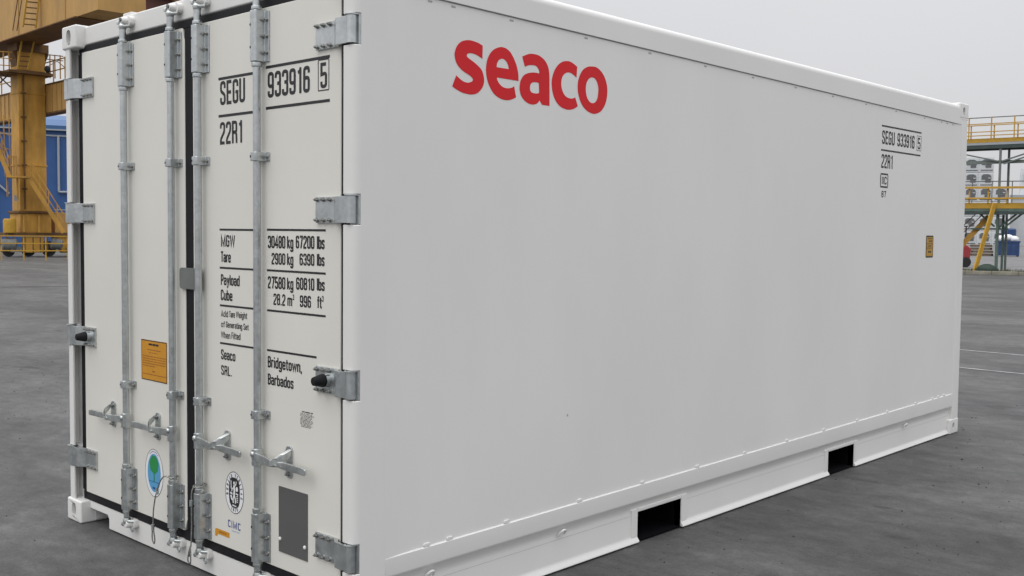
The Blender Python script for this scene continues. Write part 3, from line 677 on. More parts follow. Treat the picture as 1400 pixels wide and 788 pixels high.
# orange notice
nb = MB().prism([(-1.687, .826), (-1.441, .826), (-1.441, 1.020), (-1.687, 1.020)], 1, .0392, .0398).build('orange_notice', ORANGE, DL)
DY0 = DOOR_Y; DOOR_Y = .0391
pr = MB(); frame(pr, -1.684, -1.444, .8285, 1.0175, .004, door_pt); dashes(pr, -1.615, -1.520, 1.000, .009, door_pt, 0, .93, .03); pr.build('notice_border', INK, DL)['kind'] = 'stuff'
pr = MB(); dashes(pr, -1.63, -1.50, .974, .0032, door_pt, 0, .85, .02); dashes(pr, -1.61, -1.53, .960, .0028, door_pt, 0, .85, .02)
for i in range(5): dashes(pr, -1.672, -1.452 - (.10 if i == 4 else 0), .942 - i * .0115, .0035, door_pt, 0, .85, .02)
dashes(pr, -1.58, -1.555, .872, .006, door_pt, 0, .9, .02); dashes(pr, -1.672, -1.452, .856, .0032, door_pt, 0, .85, .02)
pr.build('notice_print', RUST, DL)['kind'] = 'stuff'
DOOR_Y = DY0
# tree sticker
ex, ez = -1.571, .384
mb = MB(); poly(mb, ell(ex, ez, .087, .116), door_pt); e_ = mb.build('tree_sticker', STICKW, DL)
mb = MB(); ring(mb, ell(ex, ez, .087, .116), ell(ex, ez, .0845, .1135), door_pt, .0003); mb.build('sticker_outline', INK, DL)
mb = MB(); poly(mb, ell(ex, ez, .063, .092), door_pt, .0003); mb.build('sticker_blue_field', BLUEV, DL)
mb = MB()
tr = []
for i in range(40):
    t = 2 * pi * i / 40; k = 1 + .05 * sin(7 * t); tr.append((ex + .042 * k * cos(t), ez + .040 + .044 * k * sin(t)))
poly(mb, tr, door_pt, .0006); poly(mb, [(ex - .006, ez - .045), (ex + .006, ez - .045), (ex + .005, ez + .01), (ex - .005, ez + .01)], door_pt, .0007)
mb.build('sticker_tree', GREENV, DL)
mb = MB(); rule(mb, ex - .055, ex + .055, ez - .043, .0025, door_pt, .0009); dashes(mb, ex - .014, ex + .016, ez - .073, .010, door_pt, .0009, .9, .012)
for i in range(7):
    t = radians(60 + i * 10); rule(mb, ex + .074 * cos(t) - .004, ex + .074 * cos(t) + .004, ez + .103 * sin(t), .004, door_pt, .0006)
mb.build('sticker_print', NAVY, DL)['kind'] = 'stuff'
# round certification emblem
bx_, bz_ = -.867, .4165
mb = MB(); poly(mb, ell(bx_, bz_, .073, .092), door_pt); mb.build('certification_emblem', STICKW, DR)
mb = MB(); ring(mb, ell(bx_, bz_, .073, .092), ell(bx_, bz_, .0700, .0890), door_pt, .0003)
def on_arc(s, t0, t1, flip, rr=.0572, h=.0165):
    for i, c in enumerate(s):
        if c == ' ': continue
        t = radians(t0 + (t1 - t0) * i / (len(s) - 1)); ang = t - pi / 2 + (pi if flip else 0); gw = G[c][0]
        for kind, pts in G[c][1]:
            pl = fillet(pts, kind == 'c'); L, R = ribbon(pl, kind == 'c', .16)
            f = lambda q: door_pt(bx_ + rr * cos(t) + h * ((q.x - gw / 2) * 1.25 * cos(ang) - (q.y - .5) * sin(ang)), bz_ + rr * 1.31 * sin(t) + h * ((q.x - gw / 2) * 1.25 * sin(ang) + (q.y - .5) * cos(ang)), .0003)
            n = len(L); mb.add([f(q) for q in L] + [f(q) for q in R], [(k, (k + 1) % n, n + (k + 1) % n, n + k) for k in range(n if kind == 'c' else n - 1)])
on_arc('BUREAU VERITAS', 190, -12, False); on_arc('1828', 248, 292, True)
poly(mb, ell(bx_, bz_, .043, .066, 48, 2.9), door_pt, .0003)
mb.build('emblem_print', INK, DR)['kind'] = 'stuff'
mb = MB()
def wst(pts, t, k=.0006):
    pl = [Vector((bx_ + u, bz_ + v)) for u, v in pts]; L, R = ribbon(pl, False, t); n = len(L)
    mb.add([door_pt(q.x, q.y, k) for q in L + R], [(i, i + 1, n + i + 1, n + i) for i in range(n - 1)])
wst([(-.002, .032), (.001, .010), (-.002, -.012)], .013); wst([(-.002, -.010), (-.010, -.030), (-.008, -.046)], .008, .0007); wst([(.000, -.010), (.008, -.028), (.010, -.046)], .008, .0008)
wst([(-.002, .024), (-.018, .012), (-.020, .002)], .006, .0009); wst([(.001, .026), (.014, .040), (.016, .052)], .006, .0010)
poly(mb, ell(bx_ - .001, bz_ + .042, .006, .008, 14), door_pt, .0011)
wst([(-.026, .050), (-.024, .012)], .006, .0007); wst([(-.032, -.004), (-.014, -.006)], .008, .0010); wst([(-.028, -.014), (-.018, -.034)], .010, .0007)
poly(mb, ell(bx_ + .020, bz_ + .018, .009, .011, 14), door_pt, .0007); wst([(.012, -.002), (.032, -.004)], .006, .0012)
for i in range(4): wst([(.017, -.012 - i * .008), (.030, -.013 - i * .008)], .004, .0007)
wst([(-.016, -.056), (.016, -.058)], .005, .0007)
mb.build('emblem_figure', STICKW, DR)['kind'] = 'stuff'
# blue maker lettering with its underline, small orange label
mb = MB(); text(mb, 'KIMK', -.920, -.820, .2585, .031, door_pt, .155, .10); mb.build('blue_letters', NAVY, DR)
mb = MB(); dashes(mb, -.890, -.824, .2470, .0035, door_pt, 0, .85, .016); mb.build('blue_letters_subline', LBLUE, DR)['kind'] = 'stuff'
mb = MB(); poly(mb, [(-1.025, .197), (-1.008, .197), (-1.003, .2085), (-.909, .2085), (-.909, .232), (-1.016, .232), (-1.025, .226)], door_pt); mb.build('orange_label', ORANGE, DR)
mb = MB(); dashes(mb, -.992, -.930, .2205, .0060, door_pt, .0003, .9, .02); mb.build('orange_label_print', RUST, DR)['kind'] = 'stuff'
# ------------------------------------------------------------------ side lettering
LOGO = {'s':[[(669,2315,1),(647,2322),(620,2326),(595,2327),(569,2323),(544,2313),(524,2295),(513,2273),(511,2253),(519,2231),(535,2213),(561,2198),(587,2189),(604,2182),(614,2174),(612,2166),(602,2160),(587,2156),(567,2157),(546,2164),(521,2178,1),(499,2132,1),(526,2121),(555,2113),(584,2110),(612,2111),(640,2119),(662,2136),(676,2157),(679,2179),(674,2199),(664,2216),(644,2230),(620,2242),(597,2251),(582,2258),(579,2265),(584,2272),(595,2275),(615,2276),(638,2272),(668,2262,1)]],
'e':[[(886,2196,1),(885,2221),(878,2248),(865,2274),(845,2300),(823,2317),(799,2324),(775,2324),(752,2317),(729,2305),(710,2286),(696,2261),(690,2233),(690,2207),(698,2178),(712,2153),(734,2130),(759,2116),(787,2109),(814,2108),(838,2112),(858,2119),(872,2126,1),(860,2171,1),(845,2164),(825,2159),(806,2158),(786,2162),(768,2173),(756,2187),(755,2196,1)],[(752,2238,1),(754,2253),(764,2268),(780,2276),(796,2276),(812,2267),(822,2252),(825,2239,1)]],
'a':[[(908,2302,1),(929,2311),(953,2319),(978,2322),(1008,2321),(1038,2312),(1061,2297),(1077,2275),(1084,2247),(1086,2205),(1088,2110,1),(1038,2110,1),(1022,2128,1),(1010,2115),(993,2108),(974,2105),(949,2108),(924,2118),(904,2135),(894,2159),(895,2187),(904,2207),(919,2224),(942,2235),(967,2241),(992,2244),(1018,2243,1),(1016,2256),(1004,2269),(988,2274),(967,2273),(946,2269),(925,2261,1)],[(1016,2202,1),(997,2203),(976,2200),(963,2191),(959,2177),(962,2163),(973,2156),(990,2155),(1006,2156),(1018,2160,1)]],
'c':[[(1274,2303,1),(1250,2313),(1223,2320),(1196,2319),(1169,2312),(1143,2296),(1121,2273),(1106,2244),(1100,2215),(1103,2187),(1113,2159),(1130,2135),(1155,2117),(1182,2108),(1214,2105),(1241,2109),(1264,2117),(1282,2127,1),(1263,2165,1),(1245,2158),(1222,2157),(1199,2162),(1181,2175),(1169,2194),(1165,2216),(1169,2240),(1181,2257),(1200,2268),(1221,2271),(1242,2267),(1270,2254,1)]],
'o':[[(1376,2317),(1410,2318),(1444,2305),(1471,2283),(1488,2255),(1496,2223),(1493,2186),(1480,2152),(1456,2124),(1428,2109),(1396,2103),(1362,2108),(1329,2122),(1303,2146),(1286,2177),(1279,2209),(1282,2241),(1296,2272),(1317,2296),(1345,2311)],[(1382,2268),(1402,2265),(1418,2250),(1428,2227),(1428,2201),(1422,2176),(1409,2159),(1390,2151),(1369,2154),(1351,2168),(1341,2188),(1337,2212),(1341,2236),(1354,2255),(1368,2264)]]}
def smooth_loop(l, n=3):
    o = []; N = len(l)
    for i in range(N):
        p0, p1, p2, p3 = l[i - 1], l[i], l[(i + 1) % N], l[(i + 2) % N]
        if len(p1) > 2: p0 = p1
        if len(p2) > 2: p3 = p2
        for k in range(n):
            t = k / n
            f = lambda a: .5 * (2 * p1[a] + (p2[a] - p0[a]) * t + (2 * p0[a] - 5 * p1[a] + 4 * p2[a] - p3[a]) * t * t + (3 * p1[a] - p0[a] - 3 * p2[a] + p3[a]) * t ** 3)
            o.append((f(0) / 1000, f(1) / 1000))
    return o
cu = bpy.data.curves.new('logo_curve', 'CURVE'); cu.dimensions = '2D'; cu.fill_mode = 'BOTH'
for loops in LOGO.values():
    for l in loops:
        pts = smooth_loop(l); spn = cu.splines.new('POLY'); spn.points.add(len(pts) - 1); spn.use_cyclic_u = True
        for q, p in zip(spn.points, pts): q.co = (p[0], p[1], 0, 1)
tmp = bpy.data.objects.new('logo_tmp', cu); C.objects.link(tmp); bpy.context.view_layer.update()
me = bpy.data.meshes.new_from_object(tmp.evaluated_get(bpy.context.evaluated_depsgraph_get()))
bpy.data.objects.remove(tmp); bpy.data.curves.remove(cu)
for vv in me.vertices: vv.co = (PANEL_X + .0009, vv.co.x, vv.co.y)
me.materials.clear(); me.materials.append(RED); link('red_lettering', me, CT)
letters('serial_number', [('SEGU', 4.508, 4.714, 2.181, .089), ('933916', 4.757, 5.052, 2.181, .089), ('5', 5.108, 5.160, 2.183, .080)], CT, INK, side_pt, .15)
letters('size_code', [('22R1', 4.508, 4.694, 2.018, .092)], CT, INK, side_pt, .14)
ruleo(4.500, 5.172, 2.3015, .011, side_pt, CT); ruleo(4.498, 5.164, 2.138, .011, side_pt, CT)
mb = MB(); frame(mb, 5.094, 5.172, 2.172, 2.276, .0035, side_pt); mb.build('check_digit_box', INK, CT)
mb = MB(); frame(mb, 4.504, 4.620, 1.889, 1.976, .011, side_pt); mb.build('code_box', INK, CT)
letters('intermodal_code', [('IIC', 4.524, 4.604, 1.908, .050), ('87', 4.523, 4.600, 1.819, .042)], CT, INK, side_pt, .15)
yl = MB().prism(rrect(5.318, 5.456, 1.397, 1.561, .012), 0, PANEL_X, PANEL_X + .0008).build('orange_label', INK, CT)
PX0 = PANEL_X; PANEL_X = PX0 + .0005
mb = MB(); poly(mb, [(5.328, 1.408), (5.446, 1.408), (5.446, 1.550), (5.328, 1.550)], side_pt); mb.build('orange_label_field', GOLD, CT)
mb = MB(); rule(mb, 5.328, 5.446, 1.500, .004, side_pt, .0004); rule(mb, 5.328, 5.446, 1.468, .004, side_pt, .0004); dashes(mb, 5.37, 5.43, 1.520, .010, side_pt, .0004); dashes(mb, 5.36, 5.42, 1.440, .014, side_pt, .0004); dashes(mb, 5.35, 5.43, 1.538, .006, side_pt, .0004); dashes(mb, 5.35, 5.43, 1.484, .008, side_pt, .0004); mb.build('orange_label_print', INK, CT)['kind'] = 'stuff'
PANEL_X = PX0
mb = MB(); poly(mb, ell(1.240, .7195, .005, .006, 10), side_pt); mb.build('paint_chip', TABG, CT)

# ------------------------------------------------------------------ seal cables hanging from the rods
def spline(pts, n=6):
    o = []
    for i in range(len(pts) - 1):
        p0 = Vector(pts[max(0, i - 1)]); p1 = Vector(pts[i]); p2 = Vector(pts[i + 1]); p3 = Vector(pts[min(len(pts) - 1, i + 2)])
        for k in range(n):
            t = k / n; o.append(.5 * (2 * p1 + (p2 - p0) * t + (2 * p0 - 5 * p1 + 4 * p2 - p3) * t * t + (3 * p1 - p0 - 3 * p2 + p3) * t ** 3))
    o.append(Vector(pts[-1])); return o
x = RODS[1]
t = thing('seal_cable', 'thin wire seal cable hanging with an end loop beside the tree sticker', 'cable', (x, RY, .41), 0, 'wire seal cables on the locking rods')
def rel(pts): return [(p[0] - x, p[1] - RY, p[2] - .41) for p in pts]
MB().tube(rel(spline([(x + .025, -.010, .408), (x - .004, -.026, .418), (x - .05, -.024, .392), (x - .10, -.020, .325), (x - .130, -.018, .250), (x - .142, -.016, .190), (x - .143, -.016, .150)])), .0034, 6).build('cable', ROPE, t, smooth=True)
MB().tube(rel(spline([(x - .143, -.016, .150), (x - .153, -.015, .120), (x - .156, -.013, .090), (x - .143, -.012, .072), (x - .130, -.014, .090), (x - .133, -.016, .120), (x - .143, -.016, .150)])), .0034, 6).build('end_loop', ROPE, t, smooth=True)
for z, xx in ((.150, -.143), (.330, -.097)): MB().tube(rel([(x + xx, -.017, z + .014), (x + xx, -.017, z - .014)]), .0075, 8).build('ferrule', GALV, t, smooth=True)
MB().tube(rel([(x + .0215 * cos(a), RY + .0215 * sin(a), .411) for a in [2 * pi * k / 16 for k in range(16)]]), .0034, 6, close=True).build('rod_loop', ROPE, t, smooth=True)
x = RODS[2]
t = thing('seal_cable', 'thin wire seal cable looped around the rod right of the centre seal', 'cable', (x, RY, .41), 0, 'wire seal cables on the locking rods')
MB().tube(rel([(x + .027 * cos(a), RY + .027 * sin(a), .412 + .004 * sin(a)) for a in [2 * pi * k / 16 for k in range(16)]]), .0034, 6, close=True).build('rod_loop', ROPE, t, smooth=True)
MB().tube(rel(spline([(x - .024, -.004, .408), (x - .027, -.014, .375), (x - .0255, -.016, .300), (x - .0255, -.016, .220), (x - .021, -.022, .150), (x - .026, -.026, .110), (x - .034, -.024, .090)])), .0034, 6).build('cable', ROPE, t, smooth=True)
MB().tube(rel(spline([(x - .021, -.026, .140), (x - .040, -.026, .090), (x - .044, -.024, .066), (x - .032, -.022, .058), (x - .018, -.026, .070), (x - .014, -.028, .105), (x - .021, -.026, .140)])), .0034, 6).build('end_loop', ROPE, t, smooth=True)
MB().tube(rel([(x - .0265, -.018, .345), (x - .0262, -.018, .318)]), .0075, 8).build('ferrule', GALV, t, smooth=True)

# ================================================================== LEFT BACKGROUND
TH = radians(20)
CL, CRr = frame_at(-68.2, 58)
CL = (CL[0] - .35 * cos(CRr), CL[1] - .35 * sin(CRr), 0)
CRN = thing('gantry_crane', 'old yellow gantry crane leg with girder, ladders and stairs', 'crane', CL, CRr + TH)
def cl(u, d, z):                    # u right, d away from the camera side of the leg
    X = u + .35; return (X * cos(TH) + d * sin(TH), -X * sin(TH) + d * cos(TH), z)
MB().box(0, 1.33, 0, 1.08, 2.32, 10.75).build('leg', CRANE, CRN, bevel=.03)
MB().box(-.5, 1.0, -8.5, 6, 10.75, 14.6).box(-.5, 1.62, -10.6, -8.501, 10.75, 14.6).build('girder', CRANEL, CRN)
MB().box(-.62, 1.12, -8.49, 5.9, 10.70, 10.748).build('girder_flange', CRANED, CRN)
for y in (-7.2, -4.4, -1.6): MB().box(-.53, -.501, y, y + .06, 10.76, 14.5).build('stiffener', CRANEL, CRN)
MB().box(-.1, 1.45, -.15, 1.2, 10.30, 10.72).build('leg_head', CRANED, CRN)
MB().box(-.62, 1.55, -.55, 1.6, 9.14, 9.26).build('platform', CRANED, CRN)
for zz in (8.2, 4.6): MB().box(-.03, 1.36, -.03, 1.11, zz, zz + .07).build('leg_band', CRANE, CRN)
def rail(parent, pts, w, name='rail', mtl=CRANE):
    mb = MB()
    for a, b in zip(pts, pts[1:]): mb.bar(a, b, w)
    return mb.build(name, mtl, parent)
# ladders
for (bl, br_, tl, tr_, zb_, zt, n, dd) in ((-.37, .09, -.05, .55, 9.35, 11.5, 9, -.55), (-.10, .44, .30, .76, 10.75, 13.6, 11, -4.3)):
    for u0, u1 in ((bl, tl), (br_, tr_)): rail(CRN, [cl(u0, dd, zb_), cl(u1, dd, zt)], .075, 'ladder_rail', YELLOW)
    for k in range(n):
        f = (k + .5) / n; rail(CRN, [cl(bl + (tl - bl) * f, dd, zb_ + (zt - zb_) * f), cl(br_ + (tr_ - br_) * f, dd, zb_ + (zt - zb_) * f)], .05, 'rung', CRANED)
for u in (-.42, -.25): rail(CRN, [cl(u - .1, -4.6, 10.5), cl(u + .38, -4.6, 13.6)], .035, 'ladder_hoop', CRANED)
MB().box(-.25, 1.4, -.02 - .52, -.50, 9.26, 9.30).build('kick_plate', CRANED, CRN)
for sx, u0 in ((1, 1.33), (-1, 0)):
    MB().prism([(u0, 10.29), (u0, 9.55), (u0 + sx * .06, 9.9), (u0 + sx * .22, 10.29)], 1, .1, .95).build('gusset', CRANED, CRN)
MB().bar((.22, -.06, 2.4), (.22, -.06, 9.1), .07, .05).build('cable_tray', CRANED, CRN)
for k in range(5): MB().box(.10, .34, -.09, -.001, 3.4 + k * 1.2, 3.46 + k * 1.2).build('tray_clip', CRANED, CRN)
for u in (-.98, -.74): rail(CRN, [cl(u, -.8, 4.0), cl(u - .05, -.8, 7.0)], .04, 'stair_post', CRANE)
for z in (4.6, 5.3, 6.0, 6.7): rail(CRN, [cl(-1.5, -.8, z + .25), cl(-.72, -.8, z)], .035, 'handrail', CRANE)
# lamp on the platform
lp = MB().ball(cl(.98, -.4, 9.42), .16, .12, .18, 10, 6).build('flood_lamp', DARKM, CRN, smooth=True)
# ribbed walkway girder with handrail
MB().box(1.36, 1.85, -7, 16, 7.34, 8.72).build('walkway_girder', CRANEL, CRN)
MB().box(1.30, 1.95, -7, 16, 8.721, 8.78).build('walkway_deck', CRANED, CRN)
MB().box(1.32, 1.90, -7, 16, 7.26, 7.338).build('girder_flange', CRANED, CRN)
ribm = MB().box(1.325, 1.3595, 0, .05, 7.36, 8.70).mesh('rib', CRANEL)
for k in range(38): link('rib', ribm, CRN, (0, -6.8 + k * .6, 0))
pm = MB().box(1.33, 1.38, 0, .05, 8.78, 9.9).mesh('rail_post', CRANE)
for k in range(16): link('rail_post', pm, CRN, (0, -6.8 + k * 1.45, 0))
for z in (9.85, 9.35): rail(CRN, [(1.355, -6.8, z), (1.355, 16, z)], .045, 'handrail', CRANE)
rail(CRN, [cl(1.05, 2, 9.9), cl(1.5, 2, 10.2), cl(1.9, 1, 9.7)], .03, 'hose', DARKM)
# platform handrails left of the leg
for u in (-.75, -1.0, -1.3): rail(CRN, [cl(u, .2, 9.2), cl(u, .2, 10.25)], .05, 'rail_post', CRANE)
for z in (10.22, 9.9, 9.55): rail(CRN, [cl(-1.5, .2, z), cl(-.6, .2, z)], .04, 'handrail', CRANE)
for a, b in (((-1.3, 9.1), (-.7, 8.5)), ((-1.35, 8.5), (-.8, 9.1))): rail(CRN, [cl(a[0], .3, a[1]), cl(b[0], .3, b[1])], .06, 'brace', CRANED)
MB().box(-1.0, -.2, -.4, .9, 9.10, 9.16).build('platform', CRANED, CRN)
for u in (1.12, 1.35, 1.6): rail(CRN, [cl(u, .5, 9.1), cl(u, .5, 10.3)], .045, 'rail_post', CRANE)
for z in (10.28, 10.05): rail(CRN, [cl(.95, .5, z), cl(1.75, .5, z - .03)], .04, 'handrail', CRANED)
# base
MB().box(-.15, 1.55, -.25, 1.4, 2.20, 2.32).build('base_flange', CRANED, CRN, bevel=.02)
MB().box(-.05, 1.48, -.15, 1.3, 1.22, 2.198).build('base_box', CRANE, CRN, bevel=.03)
MB().box(-.75, 2.9, -.4, 1.5, 1.08, 1.218).build('base_flange', CRANED, CRN)
for u in (-.2, .5): MB().bar(cl(u, -.35, 1.25), cl(u + .02, -.25, 2.1), .06, .1).build('stiffener', CRANE, CRN)
b = MB().tube([cl(-.83, -.4, 1.22), cl(-.83, -.4, 1.28), cl(-.83, -.4, 1.84), cl(-.83, -.4, 1.92)], [.29, .30, .30, .24], 16).build('gear_tank', YELLOW, CRN, smooth=True)
def wheel(u, d, r, z, mtl=GREYM, name='travel_motor', L=.5):
    p = cl(u, d, z); q = cl(u, d + L, z)
    return MB().tube([p, q], r, 18).build(name, mtl, CRN, bevel=.03)

MB().tube([cl(-1.2, -.45, .62), cl(-1.12, -.45, .62), cl(-.55, -.45, .62), cl(-.50, -.45, .60)], [.22, .31, .31, .18], 14).box(*[f for f in (-.62, -.1, -.5, -.1, .25, .52)]).build('travel_motor', GREYM, CRN, smooth=True)
MB().tube([cl(1.02, -.4, .72), cl(1.10, -.4, .70), cl(1.52, -.4, .64), cl(1.60, -.4, .62)], [.16, .30, .26, .14], 14).build('travel_motor', GREYM, CRN, smooth=True)
for u, z, h in ((-1.0, .95, .14), (-.7, .93, .10), (1.2, 1.0, .10)): MB().bar(cl(u, -.45, z - .1), cl(u + .1, -.45, z + h * .3), .12, .16).build('terminal_box', CRANED, CRN)
for u in (.22, .55, .88): MB().bar(cl(u, -.62, .25), cl(u, -.62, 1.0), .05, .04).build('stiffener', CRANED, CRN)
wheel(-.9, -.2, .30, .32, DARKM, 'wheel'); wheel(.0, .2, .34, .36, DARKM, 'wheel', .3); wheel(.95, .2, .34, .36, DARKM, 'wheel', .3); wheel(2.1, .2, .34, .36, DARKM, 'wheel', .3)
MB().box(.15, 1.05, -.3, .3, .22, 1.02).build('bogie', CRANE, CRN, bevel=.04)
MB().box(1.02, 1.36, -.42, -.05, .24, .80).build('gearbox', DARKM, CRN, bevel=.04)
MB().prism([(1.55, 1.06), (3.0, 1.06), (3.0, .2), (2.05, .2)], 1, -.2, .3).build('bogie_arm', CRANE, CRN, bevel=.03)
MB().box(1.75, 3.1, .1, 1.2, 1.23, 2.28).build('cabinet', CRANEL, CRN, bevel=.03)
rail(CRN, [(1.7, .05, 2.42), (3.1, .05, 2.42)], .05, 'handrail', TRIM)
# stairs
def stair(a, b, n, w=.7, rails=True):
    a = Vector(a); b = Vector(b); off = Vector(cl(0, w, 0)) - Vector(cl(0, 0, 0))
    for o in (Vector((0, 0, 0)), off):
        MB().bar(a + o, b + o, .06, .20).build('stringer', CRANE, CRN)
        if rails:
            for h in (.5, .95): rail(CRN, [a + o + Vector((0, 0, h)), b + o + Vector((0, 0, h))], .035, 'handrail', CRANE)
            for k in range(4): p = a + o + (b - a) * ((k + .3) / 4); rail(CRN, [p, p + Vector((0, 0, .95))], .035, 'rail_post', CRANE)
    for k in range(n):
        p = a + (b - a) * ((k + .5) / n); q = p + off
        MB().bar(p, q, .20, .03).build('tread', CRANED, CRN)
stair(cl(.05, -1.1, 3.95), cl(1.62, -1.1, 1.25), 11)
stair(cl(-.80, -1.1, 3.95), cl(-1.75, -1.1, 6.7), 10)
pl_ = MB(); p0, p1, p2, p3 = cl(-.95, -1.2, 0), cl(.1, -1.2, 0), cl(.1, -.3, 0), cl(-.95, -.3, 0)
pl_.loft([[(p[0], p[1], z) for p in (p0, p1, p2, p3)] for z in (3.93, 4.02)]); pl_.build('landing', CRANE, CRN)
for u in (-.9, -.45): rail(CRN, [cl(u, -.6, 3.0 if u < -.5 else 2.9), cl(u + .0, -.9, 3.95)], .07, 'brace', CRANE)
for u in (-.85, -.5, -.6): rail(CRN, [cl(u, -.35, 4.0), cl(u, -.35, 5.0)], .035, 'rail_post', CRANE)
rail(CRN, [cl(-.9, -.35, 5.0), cl(-.45, -.35, 5.0)], .035, 'handrail', CRANE)
MB().bar(cl(-.62, -.16, 2.95), cl(-.45, -.12, 2.95), .02, .28).build('notice', TRIM, CRN)
# yellow guard rail at the crane track
RL, RRr = frame_at(-68.2, 52.0)
GR = thing('guard_rail', 'low yellow tube guard rail standing in front of the crane base', 'railing', RL, RRr)
for k in range(9): MB().bar((-3.83 + k * .91, 0, 0), (-3.83 + k * .91, 0, 1.13), .06).build('post', YELLOW, GR)
for z in (1.11, .78, .45): MB().bar((-3.83, -.045, z), (3.45, -.045, z), .045).build('rail', YELLOW, GR)
# blue building
BL, BR_ = frame_at(-68.2, 84)
BB = thing('warehouse', 'blue clad warehouse with a curved roof standing behind the yellow crane', 'building', BL, BR_)
MB().box(-9, 9, 0, 25, 0, 8.55).build('wall', BLUEB, BB)
rf = [(-9.2, 8.56), (9.2, 8.56)]
MB().prism([(-.25, 8.56), (-.25, 8.95), (.5, 9.45), (1.8, 9.85), (4, 10.1), (12, 10.4), (25, 8.56)], 0, -9.2, 9.2).build('roof', BLUER, BB)
MB().box(-9.2, 9.2, -.30, -.251, 8.58, 8.68).build('gutter_trim', TRIM, BB); MB().box(-9.1, 9.1, -.06, -.001, 8.16, 8.28).build('gutter_trim', TRIM, BB)
seam = MB().box(0, .05, -.03, -.001, .1, 8.1).mesh('cladding_seam', BLUER)
for k in range(18): link('cladding_seam', seam, BB, (-8.9 + k, 0, 0))
MB().tube([(2.10, -.15, 8.2), (2.10, -.15, 4.2), (2.10, -.15, 4.12), (2.2, -.15, 4.1), (3.1, -.15, 4.1)], .085, 8).build('downpipe', TRIM, BB, smooth=True)
MB().bar((-3.5, -.2, 6.1), (-1.2, -.2, 3.9), .12).build('brace_pipe', TRIM, BB)
# maroon girder higher up behind
ML, MR = frame_at(-62, 62)
MG = thing('steel_girder', 'dark maroon steel girder high up behind the end of the crane beam', 'girder', ML, MR)
MB().box(-3.2, 6, 0, 2, 12.2, 17).build('web', MAROON, MG); MB().bar((-2.4, -.2, 15.2), (4.5, -.2, 13.3), .22).build('diagonal', CRANED, MG)
for u in (-3, 5.6): MB().box(u, u + .5, .5, 1.2, 0, 12.19).build('column', MAROON, MG)

# ================================================================== RIGHT BACKGROUND
WL, WR = frame_at(-18.5, 50)
UW = thing('elevated_walkway', 'upper elevated walkway with yellow handrails on tall grey green columns', 'walkway', WL, WR - radians(14))
for i, (y) in enumerate((0, 1.15)):
    MB().box(-9, 9, y, y + .04, 5.66, 5.84).build('toe_board', YELLOW, UW)
    MB().box(-9, 9, y + .005, y + .07, 5.555, 5.658).build('edge_strip', TRIM, UW)
    MB().box(-9, 9, y + .02, y + .14, 5.40, 5.553).build('beam', DGREEN, UW)
MB().box(-9, 9, .15, 1.14, 5.50, 5.56).build('deck', GREYM, UW)
pz = MB().box(-.022, .022, 0, .045, 5.84, 6.42).mesh('post', YELLOW); pt2 = MB().box(-.022, .022, 0, .045, 5.84, 6.90).mesh('post', YELLOW)
for k in range(19): link('post', pz, UW, (-8.64 + k * .95, -.05, 0)); link('post', pt2, UW, (-8.13 + k * .95, 1.20, 0))
for z in (6.40, 6.12, 5.96): MB().bar((-9, -.08, z), (9, -.08, z), .038).build('handrail', YELLOW, UW)
for z, mm in ((6.88, GREYM), (6.60, YELLOW)): MB().bar((-9, 1.265, z), (9, 1.265, z), .04).build('handrail', mm, UW)
for u in (-7.6, .12, 7.8):
    for y, du in ((.06, 0), (1.1, .10)): MB().box(u + du, u + du + .085, y, y + .085, 0, 5.399).build('column', GREYG, UW)
MB().box(-9, 9, .16, .24, 4.74, 4.88).build('beam', GREYG, UW)
for a, b in (((-1.6, 5.25), (.08, 4.84)), ((.25, 4.84), (1.75, 5.32)), ((.30, 4.72), (1.9, 5.22))): MB().bar((a[0], .1, a[1]), (b[0], .1, b[1]), .06).build('brace', GREYG, UW)
WL2, _ = frame_at(-18.5, 49.2)
LW = thing('stair_platform', 'lower yellow railed platform on green columns with a steep stair', 'walkway', WL2, WR)
MB().box(-7, 9, 0, .05, 2.77, 3.01).build('toe_board', YELLOW, LW); MB().box(-7, 9, .06, 1.5, 2.70, 2.80).build('deck', GREYM, LW)
MB().box(-7, 9, .01, .12, 2.66, 2.765).build('edge_strip', GREENS, LW); MB().box(-7, 9, .02, .14, 2.52, 2.655).build('beam', DGREEN, LW)
pz = MB().box(-.03, .03, 0, .06, 3.01, 3.70).mesh('post', YELLOW)
for k in range(22): link('post', pz, LW, (-6.9 + k * .74, -.06, 0))
for z, ww in ((3.66, .09), (3.20, .07)): MB().bar((-7, -.1, z), (9, -.1, z), ww).build('handrail', YELLOW, LW)
MB().bar((-7, 1.5, 4.0), (9, 1.5, 4.0), .04).build('handrail', GREYM, LW)
pg = MB().box(-.02, .02, 1.48, 1.52, 2.8, 4.0).mesh('post', GREYM)
for k in range(20): link('post', pg, LW, (-6.5 + k * .8, 0, 0))
for u, y in ((.10, .2), (.34, 1.2), (7, .2), (7.2, 1.2), (-6, .2), (-5.8, 1.2)): MB().box(u, u + .10, y, y + .10, 0, 2.518).build('column', GREENS, LW)
for a, b in (((.22, 1.95), (.95, 2.6)), ((.42, 1.95), (1.15, 2.6)), ((.05, 2.0), (-.6, 2.6))): MB().bar((a[0], .5, a[1]), (b[0], .5, b[1]), .08).build('brace', GREENS, LW)
MB().bar((-.9, .6, 1.9), (.6, .6, 1.9), .07).build('beam', GREENS, LW)
MB().bar((.02, -.15, 2.98), (-.66, -.9, .06), .07, .20).build('stringer', YELLOW, LW)
MB().bar((-.18, .75, 2.45), (-1.75, .75, .55), .07, .22).build('stringer', CRANE, LW)
for k in range(9):
    f = (k + .5) / 9; p = Vector((.02, -.15, 2.98)).lerp(Vector((-.66, -.9, .06)), f); q = Vector((-.20, .4, 2.45)).lerp(Vector((-1.3, .3, .2)), f)
